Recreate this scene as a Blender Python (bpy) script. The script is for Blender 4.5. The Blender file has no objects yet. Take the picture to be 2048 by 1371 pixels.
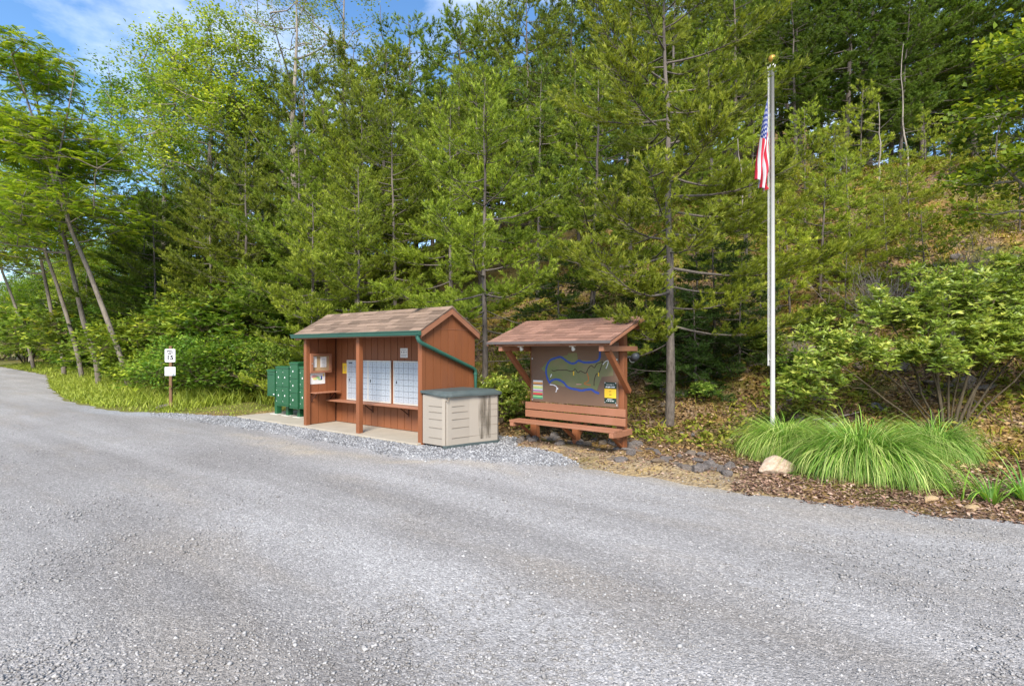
import bpy, math, random
import numpy as np
C = bpy.context.scene.collection
R = math.radians
# ------------------------------------------------------------------ frame
# X runs along the mail shelter's front (to the right), Y runs uphill, origin = its right front post
CAM = np.array([6.347, -6.199, 1.65]); YAW = R(35.66)
RT = np.array([math.cos(YAW), math.sin(YAW)]); FW = np.array([-math.sin(YAW), math.cos(YAW)])
def at(px, d):
    p = CAM[:2] + d * (FW + RT * (px - 1024) / 1000.0)
    return float(p[0]), float(p[1])
ns = np.random.default_rng(11)
# ------------------------------------------------------------------ object helpers
def link(o, parent=None):
    C.objects.link(o)
    if parent is not None: o.parent = parent
    return o
def tag(o, label=None, cat=None, group=None, kind=None):
    if label: o['label'] = label
    if cat: o['category'] = cat
    if group: o['group'] = group
    if kind: o['kind'] = kind
    return o
def empty(name, loc=(0, 0, 0), rz=0, label=None, cat=None, group=None):
    o = bpy.data.objects.new(name, None); o.empty_display_size = .2
    o.location = loc; o.rotation_euler = (0, 0, rz)
    link(o); return tag(o, label, cat, group)
def mesh_np(name, V, F, mats, attrs=None, midx=None, smooth=False):
    """V (n,3), F (m,k) -> mesh"""
    V = np.asarray(V, np.float32); F = np.asarray(F, np.int32)
    me = bpy.data.meshes.new(name); n, (m, k) = len(V), F.shape
    me.vertices.add(n); me.vertices.foreach_set('co', V.ravel())
    me.loops.add(m * k); me.loops.foreach_set('vertex_index', F.ravel())
    me.polygons.add(m)
    me.polygons.foreach_set('loop_start', np.arange(0, m * k, k, dtype=np.int32))
    me.polygons.foreach_set('loop_total', np.full(m, k, np.int32))
    if midx is not None: me.polygons.foreach_set('material_index', np.asarray(midx, np.int32))
    if smooth: me.polygons.foreach_set('use_smooth', np.ones(m, bool))
    for mt in (mats if isinstance(mats, (list, tuple)) else [mats]): me.materials.append(mt)
    for a, v in (attrs or {}).items():
        at_ = me.attributes.new(a, 'FLOAT', 'POINT'); at_.data.foreach_set('value', np.asarray(v, np.float32))
    me.update(calc_edges=True); me.validate()
    return me
class MB:
    """mesh builder: boxes, bars, tubes ... linked as ONE mesh object"""
    def __init__(s): s.v = []; s.f = []; s.m = []; s.t = []
    def add(s, vs, fs, m=0, t=None):
        b = len(s.v); t = random.random() if t is None else t
        s.v += [tuple(map(float, p)) for p in vs]; s.t += [t] * len(vs)
        s.f += [tuple(b + i for i in f) for f in fs]; s.m += [m] * len(fs); return s
    def box(s, x0, x1, y0, y1, z0, z1, m=0, t=None):
        return s.add([(x0,y0,z0),(x1,y0,z0),(x1,y1,z0),(x0,y1,z0),(x0,y0,z1),(x1,y0,z1),(x1,y1,z1),(x0,y1,z1)],
                     [(0,3,2,1),(4,5,6,7),(0,1,5,4),(1,2,6,5),(2,3,7,6),(3,0,4,7)], m, t)
    def prism(s, pts, ax, a0, a1, m=0, t=None):
        """2-D outline (counter-clockwise) extruded along axis ax from a0 to a1"""
        n = len(pts)
        def P(p, a): return {'x': (a, p[0], p[1]), 'y': (p[0], a, p[1]), 'z': (p[0], p[1], a)}[ax]
        vs = [P(p, a0) for p in pts] + [P(p, a1) for p in pts]
        fs = [tuple(range(n))[::-1], tuple(range(n, 2 * n))] + [(i, (i + 1) % n, n + (i + 1) % n, n + i) for i in range(n)]
        return s.add(vs, fs, m, t)
    def bar(s, p, q, w, h, m=0, t=None, up=(0, 0, 1)):
        p, q = np.array(p, float), np.array(q, float); d = q - p; d /= np.linalg.norm(d)
        a = np.cross(d, up); a /= np.linalg.norm(a); b = np.cross(a, d)
        vs = [e + a * sx * w / 2 + b * sz * h / 2 for e in (p, q) for sx, sz in ((-1,-1),(1,-1),(1,1),(-1,1))]
        return s.add(vs, [(0,1,2,3),(7,6,5,4),(0,4,5,1),(1,5,6,2),(2,6,7,3),(3,7,4,0)], m, t)
    def tube(s, pts, rad, n=8, m=0, t=None, cap=True):
        pts = np.array(pts, float); k = len(pts); rad = np.broadcast_to(np.array(rad, float), (k,))
        V, F = tube_np(pts, rad, n); fs = [tuple(f) for f in F]
        if cap: fs += [tuple(range(n))[::-1], tuple(range((k - 1) * n, k * n))]
        return s.add(V, fs, m, t)
    def lathe(s, prof, n=16, m=0, c=(0, 0, 0), t=None):
        vs = [(c[0] + r * math.cos(2*math.pi*i/n), c[1] + r * math.sin(2*math.pi*i/n), c[2] + z) for r, z in prof for i in range(n)]
        k = len(prof)
        fs = [(j*n+i, j*n+(i+1) % n, (j+1)*n+(i+1) % n, (j+1)*n+i) for j in range(k-1) for i in range(n)]
        fs += [tuple(range(n))[::-1], tuple(range((k-1)*n, k*n))]
        return s.add(vs, fs, m, t)
    def build(s, name, mats, parent=None, bevel=0, smooth=False):
        me = bpy.data.meshes.new(name); me.from_pydata(s.v, [], s.f)
        for mt in (mats if isinstance(mats, (list, tuple)) else [mats]): me.materials.append(mt)
        me.polygons.foreach_set('material_index', s.m)
        a = me.attributes.new('tint', 'FLOAT', 'POINT'); a.data.foreach_set('value', s.t)
        if smooth: me.polygons.foreach_set('use_smooth', [True] * len(s.f))
        me.update()
        o = link(bpy.data.objects.new(name, me), parent)
        if bevel:
            b = o.modifiers.new('Bevel', 'BEVEL'); b.width = bevel; b.segments = 2; b.limit_method = 'ANGLE'
        return o
def tube_np(pts, rad, n):
    k = len(pts); T = np.gradient(pts, axis=0); T /= np.linalg.norm(T, axis=1)[:, None] + 1e-9
    ref = np.array([0, 0, 1.]) if abs(T[:, 2]).mean() < .8 else np.array([1., 0, 0])
    A = np.cross(T, ref); A /= np.linalg.norm(A, axis=1)[:, None] + 1e-9; B = np.cross(T, A)
    an = np.arange(n) * 2 * np.pi / n
    V = pts[:, None] + rad[:, None, None] * (A[:, None] * np.cos(an)[None, :, None] + B[:, None] * np.sin(an)[None, :, None])
    i = np.arange(n); j = (i + 1) % n; r = np.arange(k - 1)[:, None] * n
    F = np.stack([r + i, r + n + i, r + n + j, r + j], -1).reshape(-1, 4)
    return V.reshape(-1, 3), F
class Wood:
    """collects many tapered tubes into one quad mesh"""
    def __init__(s): s.V = []; s.F = []; s.n = 0; s.tt = []
    def add(s, pts, r0, r1, n=5, pw=1.0):
        pts = np.asarray(pts, float); rad = r1 + (r0 - r1) * (1 - np.linspace(0, 1, len(pts))) ** pw
        V, F = tube_np(pts, rad, n); s.V.append(V); s.F.append(F + s.n); s.n += len(V)
        s.tt.append(np.clip(1 - V[:, 2] * 0, 0, 1) * min(1, r0 * 12))
    def mesh(s, name, mat):
        return mesh_np(name, np.concatenate(s.V), np.concatenate(s.F), mat, {'thick': np.concatenate(s.tt)}, smooth=True)
def unit(v): return v / (np.linalg.norm(v, axis=-1, keepdims=True) + 1e-9)
# ------------------------------------------------------------------ node helpers
def newmat(name):
    m = bpy.data.materials.new(name); m.use_nodes = True
    nt = m.node_tree; return m, nt, nt.nodes['Principled BSDF']
def nd(nt, typ, ins=None, **kw):
    n = nt.nodes.new(typ)
    for k, v in kw.items(): setattr(n, k, v)
    for k, v in (ins or {}).items():
        if isinstance(v, bpy.types.NodeSocket): nt.links.new(v, n.inputs[k])
        else: n.inputs[k].default_value = v
    return n
def mixc(nt, f, a, b, mode='MIX'):
    n = nt.nodes.new('ShaderNodeMix'); n.data_type = 'RGBA'; n.blend_type = mode
    for i, v in ((0, f), (6, a), (7, b)):
        if isinstance(v, bpy.types.NodeSocket): nt.links.new(v, n.inputs[i])
        else: n.inputs[i].default_value = v if i == 0 else (*v, 1) if len(v) == 3 else v
    return n.outputs[2]
def math_(nt, op, a, b=0.0, c=None, clamp=False):
    n = nt.nodes.new('ShaderNodeMath'); n.operation = op; n.use_clamp = clamp
    for i, v in enumerate((a, b) if c is None else (a, b, c)):
        if isinstance(v, bpy.types.NodeSocket): nt.links.new(v, n.inputs[i])
        else: n.inputs[i].default_value = v
    return n.outputs[0]
def ramp(nt, f, stops, interp='LINEAR'):
    n = nt.nodes.new('ShaderNodeValToRGB'); n.color_ramp.interpolation = interp
    el = n.color_ramp.elements
    while len(el) < len(stops): el.new(0.5)
    for e, (p, c) in zip(el, stops):
        e.position = p; e.color = (c, c, c, 1) if isinstance(c, (int, float)) else (*c, 1)
    nt.links.new(f, n.inputs[0]); return n.outputs[0]
def coords(nt, scale=(1, 1, 1), rot=(0, 0, 0), out='Object'):
    tc = nt.nodes.new('ShaderNodeTexCoord'); mp = nt.nodes.new('ShaderNodeMapping')
    mp.inputs['Scale'].default_value = scale; mp.inputs['Rotation'].default_value = rot
    nt.links.new(tc.outputs[out], mp.inputs[0]); return mp.outputs[0]
def noise(nt, v, scale, detail=4, rough=.55, out=0):
    n = nd(nt, 'ShaderNodeTexNoise', {'Vector': v, 'Scale': scale, 'Detail': detail, 'Roughness': rough}); return n.outputs[out]
def attr(nt, name, typ='GEOMETRY'):
    return nd(nt, 'ShaderNodeAttribute', attribute_name=name, attribute_type=typ).outputs['Fac']
def bump(nt, bs, h, dist=.01, strength=.6):
    b = nd(nt, 'ShaderNodeBump', {'Height': h, 'Distance': dist, 'Strength': strength}); nt.links.new(b.outputs[0], bs.inputs['Normal'])
def plain(name, col, rough=.6, var=.12, scale=6, metal=0, bmp=0.0, tint=0.0, spec=.4, dirt=None, stretch=(1, 1, 1)):
    m, nt, bs = newmat(name); v = coords(nt, stretch)
    f = noise(nt, v, scale, 6, .6)
    c = mixc(nt, f, [x * (1 - var * 2) for x in col], [min(1, x * (1 + var * 2)) for x in col])
    if tint:
        a = attr(nt, 'tint'); k = nd(nt, 'ShaderNodeMapRange', {'Value': a, 'To Min': 1 - tint, 'To Max': 1 + tint}).outputs[0]
        c = mixc(nt, 1.0, c, nd(nt, 'ShaderNodeCombineColor', {0: k, 1: k, 2: k}).outputs[0], 'MULTIPLY')
    if dirt:
        d = ramp(nt, noise(nt, coords(nt, (1, 1, .35)), 2.2, 6, .65), [(.5, 0.0), (.72, 1.0)])
        c = mixc(nt, math_(nt, 'MULTIPLY', d, .45), c, dirt)
    nt.links.new(c, bs.inputs['Base Color'])
    bs.inputs['Roughness'].default_value = rough; bs.inputs['Metallic'].default_value = metal
    bs.inputs['Specular IOR Level'].default_value = spec
    if bmp: bump(nt, bs, noise(nt, v, scale * 6, 5, .7), .01, bmp)
    return m
def leafmat(name, dark, light, young=None, trans=.35, rough=.55, hue=.03, spec=.25):
    """leaf colour varies per leaf clump (tint), per plant (object random); thin leaves let light through"""
    m, nt, bs = newmat(name); out = nt.nodes['Material Output']
    t = attr(nt, 'tint'); oi = nd(nt, 'ShaderNodeObjectInfo').outputs['Random']
    c = mixc(nt, t, dark, light)
    if young is not None: c = mixc(nt, ramp(nt, attr(nt, 'young'), [(.35, 0.0), (1, 1.0)]), c, young)
    hs = nd(nt, 'ShaderNodeHueSaturation', {'Color': c})
    nt.links.new(nd(nt, 'ShaderNodeMapRange', {'Value': oi, 'To Min': .5 - hue, 'To Max': .5 + hue * .5}).outputs[0], hs.inputs['Hue'])
    oi2 = math_(nt, 'FRACT', math_(nt, 'MULTIPLY', oi, 7.31))
    nt.links.new(nd(nt, 'ShaderNodeMapRange', {'Value': oi2, 'To Min': .78, 'To Max': 1.2}).outputs[0], hs.inputs['Value'])
    c = hs.outputs[0]
    nt.links.new(c, bs.inputs['Base Color']); bs.inputs['Roughness'].default_value = rough
    bs.inputs['Specular IOR Level'].default_value = spec
    tr = nd(nt, 'ShaderNodeBsdfTranslucent', {'Color': mixc(nt, 1.0, c, (1.25, 1.2, .75), 'MULTIPLY')})
    mx = nd(nt, 'ShaderNodeMixShader', {0: trans, 1: bs.outputs[0], 2: tr.outputs[0]})
    nt.links.new(mx.outputs[0], out.inputs[0]); return m
def barkmat(name, col, col2, scale=9):
    m, nt, bs = newmat(name); v = coords(nt, (1, 1, .25))
    f = noise(nt, v, scale * 3, 8, .7); g = noise(nt, coords(nt), 1.3, 4)
    c = mixc(nt, ramp(nt, f, [(.35, 0.0), (.65, 1.0)]), col, col2)
    c = mixc(nt, ramp(nt, g, [(.45, 0.0), (.7, .6)]), c, [x * 1.5 for x in col2])
    nt.links.new(c, bs.inputs['Base Color']); bs.inputs['Roughness'].default_value = .9
    bump(nt, bs, f, .02, .8); return m
# ------------------------------------------------------------------ world, sun, camera
SUN_EL, SUN_AZ = R(43), R(148)          # azimuth clockwise from +Y: behind the camera, to its right
w = bpy.data.worlds.new('World'); bpy.context.scene.world = w; w.use_nodes = True
nt = w.node_tree; bg = nt.nodes['Background']
sky = nt.nodes.new('ShaderNodeTexSky'); sky.sky_type = 'NISHITA'; sky.sun_disc = False
sky.sun_elevation = SUN_EL; sky.sun_rotation = SUN_AZ; sky.air_density = 1.0; sky.dust_density = .6; sky.ozone_density = 1.6
tc = nt.nodes.new('ShaderNodeTexCoord')
mp = nt.nodes.new('ShaderNodeMapping'); nt.links.new(tc.outputs['Generated'], mp.inputs[0]); mp.inputs['Scale'].default_value = (1, 1, 2.2)
mp.inputs['Location'].default_value = (.35, .1, 0)
cn = noise(nt, mp.outputs[0], 2.1, 8, .58)
cl = ramp(nt, cn, [(.50, 0.0), (.76, 1.0)])
sat = nd(nt, 'ShaderNodeHueSaturation', {'Color': sky.outputs[0], 'Saturation': 1.2})
nt.links.new(mixc(nt, math_(nt, 'MULTIPLY', cl, .88), sat.outputs[0], (6.2, 6.5, 7.0)), bg.inputs['Color'])
bg.inputs['Strength'].default_value = .11
sl = bpy.data.lights.new('sun', 'SUN'); sl.energy = 2.9; sl.angle = R(24); sl.color = (1, .93, .82)
so = link(bpy.data.objects.new('sun', sl)); so.rotation_euler = (R(90) - SUN_EL, 0, math.pi - SUN_AZ)
so.location = (10, -15, 25)
cd = bpy.data.cameras.new('camera'); cam = link(bpy.data.objects.new('camera', cd))
cam.location = CAM; cam.rotation_euler = (R(90), 0, YAW)
cd.sensor_width = 36; cd.lens = 36 * 1000 / 2048; cd.clip_end = 2000; cd.clip_start = .05
cd.shift_y = (700 - 685.5) / 2048
sc = bpy.context.scene; sc.camera = cam
sc.view_settings.view_transform = 'Standard'; sc.view_settings.look = 'None'
sc.view_settings.exposure = 1.38; sc.view_settings.gamma = 1
sc.cycles.max_bounces = 5; sc.cycles.diffuse_bounces = 3; sc.cycles.transmission_bounces = 4
sc.cycles.transparent_max_bounces = 4; sc.cycles.caustics_reflective = False; sc.cycles.caustics_refractive = False
# ------------------------------------------------------------------ terrain
EX = [-300,-64,-38,-23,-15,-11.5,-9.7,-8,-6.5,-6.2,1.0,1.4,1.9,2.6,3.1,5.2,6.4,7.5,10,20,300]
EY = [14,4.6,2.7,-.2,-1.45,-1.5,-1.3,-.55,-.15,1.5,1.5,.8,.85,.55,.05,.11,.22,.56,1.5,5,60]
TX = [-300,-64,-38,-23,-15,-9,-6,0,3,6,9,14,30,300]; TY = [26,7,5,2.2,1.4,1.9,2.3,1.7,2.2,2.7,3.1,4.4,11,120]
HX = [-300,-90,-45,-14,-4,300]; HY = [.2,.45,.8,.95,1,1]
def edge(x): return np.interp(x, EX, EY)
def wob(x, y, s, k):
    return (np.sin(x*s*1.3+k)*np.cos(y*s*1.1+k*2) + .6*np.sin(x*s*2.7-y*s*1.9+k*3) + .4*np.cos(x*s*5.1+y*s*4.3+k))/2
def hgt(x, y):
    x = np.asarray(x, float); y = np.asarray(y, float)
    e = y - edge(x) + .12 * wob(x, y, 3.1, .7)
    bed = np.where(e < 0, np.maximum(e, -.5) * .16, .045 * np.minimum(e, 1.2) + .02 * np.minimum(np.maximum(e, 0) * 8, 1))
    d = y - np.interp(x, TX, TY)
    g = np.where(d < 0, 0, np.where(d < 3, .58 * d * d / 6, np.where(d < 17, .87 + .58 * (d - 3), 8.99 + np.where(x < 2, .5, .2) * (np.minimum(d, 40) - 17))))
    g = g * np.interp(x, HX, HY)
    rough = .05 * wob(x, y, 2.3, 1.9) * np.clip(e, 0, 1) + .16 * wob(x, y, .7, .3) * np.clip(d / 3, 0, 1) + .4 * wob(x, y, .23, 2.3) * np.clip(d / 9, 0, 1)
    return bed + g + rough
def hz(x, y): return float(hgt(x, y))
def gridmesh(name, xs, ys, zf, mat, attrs):
    X, Y = np.meshgrid(xs, ys); x, y = X.ravel(), Y.ravel()
    V = np.stack([x, y, zf(x, y)], 1); nx, ny = len(xs), len(ys)
    i = (np.arange(ny - 1)[:, None] * nx + np.arange(nx - 1)).ravel()
    F = np.stack([i, i + 1, i + nx + 1, i + nx], 1)
    return mesh_np(name, V, F, mat, {k: f(x, y) for k, f in attrs.items()}, smooth=True)
def sstep(a, b, x): t = np.clip((x - a) / (b - a), 0, 1); return t * t * (3 - 2 * t)
# ground material: leaf litter, moss, verge grass soil, sand and bark mulch by attributes
m_ground, nt, bs = newmat('ground_litter'); v = coords(nt)
lit = nd(nt, 'ShaderNodeTexVoronoi', {'Vector': v, 'Scale': 26.0, 'Randomness': 1.0})
lc = nd(nt, 'ShaderNodeSeparateColor', {0: lit.outputs['Color']}).outputs[0]
col = ramp(nt, lc, [(0, (.04, .027, .019)), (.35, (.105, .068, .044)), (.7, (.19, .125, .078)), (1, (.32, .24, .165))])
n1 = noise(nt, v, .9, 6, .6)
col = mixc(nt, ramp(nt, n1, [(.42, 0.0), (.62, .8)]), col, mixc(nt, lc, (.17, .100, .026), (.36, .225, .050)))
n2 = noise(nt, v, .55, 7, .65)
col = mixc(nt, ramp(nt, n2, [(.50, 0.0), (.60, .85)]), col, mixc(nt, noise(nt, v, 14, 4), (.06, .075, .012), (.19, .17, .03)))
fine = noise(nt, v, 22, 5, .7)
gc = mixc(nt, fine, (.07, .075, .018), (.20, .19, .05))
col = mixc(nt, attr(nt, 'grassy'), col, gc)
sand = mixc(nt, ramp(nt, noise(nt, v, 3.2, 6, .7), [(.35, 0.0), (.65, 1.0)]), (.22, .185, .145), (.40, .27, .095))
sand = mixc(nt, ramp(nt, noise(nt, v, 45, 4), [(.42, 0.0), (.62, .8)]), sand, mixc(nt, lc, (.17, .12, .07), (.46, .37, .25)))
col = mixc(nt, attr(nt, 'sandy'), col, sand)
nt.links.new(col, bs.inputs['Base Color']); bs.inputs['Roughness'].default_value = .95; bs.inputs['Specular IOR Level'].default_value = .15
bump(nt, bs, math_(nt, 'ADD', lit.outputs['Distance'], math_(nt, 'MULTIPLY', fine, .6)), .03, .8)
def grassy(x, y):
    e = y - edge(x)
    return sstep(-5.6, -6.8, x) * (1 - .55 * sstep(2.5, 6, e)) * (1 - .85 * sstep(-8.6, -7.0, x) * sstep(1.0, .2, e + .15 * wob(x, y, 4, 1)))
def sandy(x, y):
    e = y - edge(x)
    a = np.exp(-((x - 4.0) / 1.1) ** 2 - ((y - .45) / .38) ** 2) * 1.5 + np.exp(-((x - 2.4) / .7) ** 2 - ((y - .95) / .25) ** 2) * 1.2
    a = np.maximum(a, sstep(.28, .0, e) * .8 * sstep(-2, 1, x) * sstep(6.2, 5.0, x))
    return np.clip(a + .35 * wob(x, y, 6, 2) * (a > .12), 0, 1)
xs = np.concatenate([[-300,-200,-150,-120], np.arange(-90, -13, 1.1), np.arange(-13, 12, .13), np.arange(12, 60, 1.6), [80,120,200,300]])
ys = np.concatenate([[-300,-150,-60,-20], np.arange(-8, -3, .8), np.arange(-3, 8, .13), np.arange(8, 44, .5), np.arange(44, 120, 6), [160, 300]])
ground = link(bpy.data.objects.new('ground', gridmesh('ground', xs, ys, hgt, m_ground, {'grassy': grassy, 'sandy': sandy})))
tag(ground, kind='structure')
# gravel
m_gravel, nt, bs = newmat('crushed_gravel'); v = coords(nt)
st = coords(nt, (.075, 1.05, 1), (0, 0, R(3)))
warp = noise(nt, st, 1.0, 6, .6)
broad = noise(nt, coords(nt, (.1, .55, 1), (0, 0, R(-4))), 1.0, 3, .5)
f = math_(nt, 'ADD', math_(nt, 'MULTIPLY', warp, .62), math_(nt, 'MULTIPLY', broad, .38))
col = ramp(nt, f, [(.34, (.220, .208, .200)), (.46, (.285, .272, .263)), (.56, (.335, .322, .314)), (.68, (.390, .377, .369))])
big = noise(nt, coords(nt, (.22, .38, 1), (0, 0, R(8))), 1.0, 4, .6)
col = mixc(nt, 1.0, col, ramp(nt, big, [(.34, (.88, .87, .86)), (.52, (1, 1, 1)), (.68, (1.0, 1.0, 1.0))]), 'MULTIPLY')
tanp = ramp(nt, noise(nt, coords(nt, (.3, 1.1, 1)), .8, 6, .65), [(.52, 0.0), (.68, .55)])
col = mixc(nt, tanp, col, (.29, .255, .215))
band = attr(nt, 'band')
col = mixc(nt, band, col, mixc(nt, noise(nt, v, 2.5, 4), (.24, .245, .255), (.36, .365, .375)))
col = mixc(nt, attr(nt, 'tan'), col, mixc(nt, noise(nt, v, 5, 5), (.34, .28, .20), (.46, .40, .31)))
vo = nd(nt, 'ShaderNodeTexVoronoi', {'Vector': v, 'Scale': 62.0}); v2 = nd(nt, 'ShaderNodeTexVoronoi', {'Vector': v, 'Scale': 150.0})
s1 = nd(nt, 'ShaderNodeSeparateColor', {0: vo.outputs['Color']}).outputs[0]; s2 = nd(nt, 'ShaderNodeSeparateColor', {0: v2.outputs['Color']}).outputs[1]
k1 = ramp(nt, s1, [(0, .72), (.55, .98), (.85, 1.10), (1, 1.45)]); k2 = ramp(nt, s2, [(0, .78), (.7, 1.02), (1, 1.3)])
col = mixc(nt, 1.0, mixc(nt, 1.0, col, k1, 'MULTIPLY'), k2, 'MULTIPLY')
nt.links.new(col, bs.inputs['Base Color']); bs.inputs['Roughness'].default_value = .92; bs.inputs['Specular IOR Level'].default_value = .2
bump(nt, bs, math_(nt, 'SUBTRACT', noise(nt, v, 30, 4, .7), math_(nt, 'ADD', math_(nt, 'MULTIPLY', vo.outputs['Distance'], 1.3), math_(nt, 'MULTIPLY', v2.outputs['Distance'], .7))), .009, .7)
FRONT = lambda x: np.interp(x, [-20,-11,-9.7,-8,-6.5,-3.6,0,.6,1.4,2.2,3.1,5], [-1.5,-1.55,-1.35,-.7,-.3,-.2,-.15,-.12,.5,.6,.0,0])
def band_f(x, y):
    d = FRONT(x) - y + .10 * wob(x, y, 2.2, .4)
    wdt = np.interp(x, [-14,-9,-6,-3,0,1,2.2,2.9], [.5,.6,.75,.7,.75,1.0,.9,.0])
    return np.clip(sstep(wdt + .12, wdt * .55, d) * sstep(-14, -9, x) * sstep(3.1, 2.2, x), 0, 1) * .95
def tan_f(x, y):
    d = FRONT(x) - y + .10 * wob(x, y, 1.9, 1.4)
    a = np.exp(-((d - 1.15) / .16) ** 2) * sstep(-5, -3, x) * sstep(3.4, 1.5, x) * .6
    a = a + np.exp(-((x - 4.2) / 1.2) ** 2 - ((y - .12) / .22) ** 2) * .9
    a = a + np.exp(-((x + 1.5) / 1.3) ** 2 - ((y + 1.6) / .2) ** 2) * .7
    return np.clip(a * (.7 + .5 * wob(x, y, 3.3, .2)), 0, 1)
xs = np.concatenate([[-300,-160,-110], np.arange(-80, -12, 1.0), np.arange(-12, 11, .11), np.arange(11, 30, 1.0), [60, 140, 300]])
ys = np.concatenate([[-300,-120,-40], np.arange(-20, -6, 1.0), np.arange(-6, 1.9, .11)])
def road_grid():
    t = np.linspace(0, 1, 110)                                   # rows follow the road's edge
    rows = np.concatenate([[-260,-100,-40,-22,-14], np.linspace(-10, .45, 95)])
    X, D = np.meshgrid(xs, rows); x = X.ravel(); y = (D + edge(X)).ravel()
    z = np.zeros_like(x) + .012 * wob(x, y, 1.1, .9) * np.clip((y + 30) / 30, 0, 1)
    V = np.stack([x, y, z], 1); nx, ny = len(xs), len(rows)
    i = (np.arange(ny - 1)[:, None] * nx + np.arange(nx - 1)).ravel()
    return mesh_np('gravel_road', V, np.stack([i, i + 1, i + nx + 1, i + nx], 1), m_gravel, {'band': band_f(x, y), 'tan': tan_f(x, y)}, smooth=True)
tag(link(bpy.data.objects.new('gravel_road', road_grid())), kind='structure')
def rot_rand(rng, n):
    q = rng.normal(size=(n, 4)); q /= np.linalg.norm(q, axis=1)[:, None]; a, b, c, d = q.T
    return np.stack([np.stack([1-2*(c*c+d*d), 2*(b*c-a*d), 2*(b*d+a*c)], -1), np.stack([2*(b*c+a*d), 1-2*(b*b+d*d), 2*(c*d-a*b)], -1), np.stack([2*(b*d-a*c), 2*(c*d+a*b), 1-2*(b*b+c*c)], -1)], 1)
def stones_np(P, r, rng, flat=.6):
    n = len(P); base = np.array([(x, y, z) for z in (-1, 1) for x, y in ((-1,-1),(1,-1),(1,1),(-1,1))], float) * .62
    V = base[None] * (1 + rng.uniform(-.38, .38, (n, 8, 3))); V = np.einsum('nij,nkj->nki', rot_rand(rng, n), V)
    V[:, :, 2] *= flat; V = V * r[:, None, None] + P[:, None]
    q = np.array([(0,3,2,1),(4,5,6,7),(0,1,5,4),(1,2,6,5),(2,3,7,6),(3,0,4,7)])
    return V.reshape(-1, 3), (np.arange(n)[:, None, None] * 8 + q[None]).reshape(-1, 4), np.repeat(rng.uniform(0, 1, n), 8)
def stonemat(name, stops):
    m, nt, bs = newmat(name); c = ramp(nt, attr(nt, 'tint'), stops)
    c = mixc(nt, 1.0, c, ramp(nt, noise(nt, coords(nt), 40, 4), [(.3, .75), (.7, 1.2)]), 'MULTIPLY')
    nt.links.new(c, bs.inputs['Base Color']); bs.inputs['Roughness'].default_value = .85; bs.inputs['Specular IOR Level'].default_value = .25
    return m
def pix_scatter(n, rng, ymin, ymax, xmin=-60, xmax=2110):
    px_ = rng.uniform(xmin, xmax, n); py = rng.uniform(ymin, ymax, n); d = 1650.0 / (py - 700)
    p = CAM[:2] + d[:, None] * (FW + RT * ((px_ - 1024) / 1000)[:, None]); return p, d
rng = np.random.default_rng(5)
p, d = pix_scatter(80000, rng, 800, 1480)
clump = .5 + .5 * wob(p[:, 0], p[:, 1], 2.1, .5) + .3 * wob(p[:, 0] * .3, p[:, 1], 3.1, 1.5)
keep = (rng.uniform(0, 1, len(p)) < np.clip(clump, .25, .8) * np.clip(d / 4.5, .55, 1)) & (p[:, 1] < edge(p[:, 0]) + .12 + np.where((p[:, 0] > 2.2) & (p[:, 0] < 5.2), .55 * rng.uniform(0, 1, len(p)) ** 2, 0)) & ~((p[:, 0] < .02) & (p[:, 0] > -6.4) & (p[:, 1] > -.2))
p, d = p[keep], d[keep]
r = np.clip(rng.lognormal(math.log(.0056), .40, len(p)), .003, .017)
V, F, t = stones_np(np.column_stack([p, np.maximum(hgt(p[:, 0], p[:, 1]), 0) + r * .18]), r, rng, .7)
m_st = stonemat('gravel_stone', [(0, (.20, .189, .181)), (.4, (.275, .264, .256)), (.8, (.335, .323, .314)), (1, (.42, .405, .392))])
tag(link(bpy.data.objects.new('gravel_stones', mesh_np('gravel_stones', V, F, m_st, {'tint': t}))), 'loose crushed gravel stones scattered over the wide gravel road', 'gravel', kind='stuff')
p, d = pix_scatter(120000, rng, 815, 965, 300, 1300)
bf = band_f(p[:, 0], p[:, 1]); keep = (rng.uniform(0, 1, len(p)) < bf * .9) & (p[:, 1] < edge(p[:, 0]) + .05) & ~((p[:, 0] < .03) & (p[:, 0] > -6.4) & (p[:, 1] > -.15))
p = p[keep]; r = np.clip(rng.lognormal(math.log(.012), .3, len(p)), .006, .026)
V, F, t = stones_np(np.column_stack([p, r * .25]), r, rng, .75)
m_bst = stonemat('blue_gravel_stone', [(0, (.10, .10, .105)), (.35, (.19, .192, .20)), (.75, (.31, .312, .322)), (1, (.46, .46, .465))])
tag(link(bpy.data.objects.new('coarse_gravel', mesh_np('coarse_gravel', V, F, m_bst, {'tint': t}))), 'pale blue grey coarse gravel laid in a band before the shelter and bench', 'gravel', kind='stuff')
# ------------------------------------------------------------------ materials of the built things
RB = (.225, .078, .030)
m_red = plain('red_brown_painted_wood', RB, .6, .10, 3, bmp=.25, tint=.10, dirt=(.17, .065, .038), stretch=(1, 1, .3))
m_redh = plain('red_brown_painted_board', (.29, .125, .068), .6, .10, 3, bmp=.25, tint=.08, dirt=(.36, .17, .12), stretch=(.3, 1, 1))
m_groove = plain('groove_shadow_wood', (.07, .024, .014), .8)
m_shingle = plain('asphalt_shingle_brown', (.195, .138, .102), .95, .12, 30, bmp=.5, tint=.34, spec=.15)
m_shingle2 = plain('asphalt_shingle_red', (.225, .126, .092), .95, .12, 30, bmp=.5, tint=.24, spec=.15)
m_felt = plain('roof_edge_metal', (.10, .085, .08), .5, .1, 8)
m_gutter = plain('green_painted_gutter', (.030, .110, .080), .35, .08, 5, spec=.5)
m_conc = plain('concrete', (.34, .30, .24), .9, .10, 2.5, bmp=.3, dirt=(.25, .23, .18))
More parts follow.
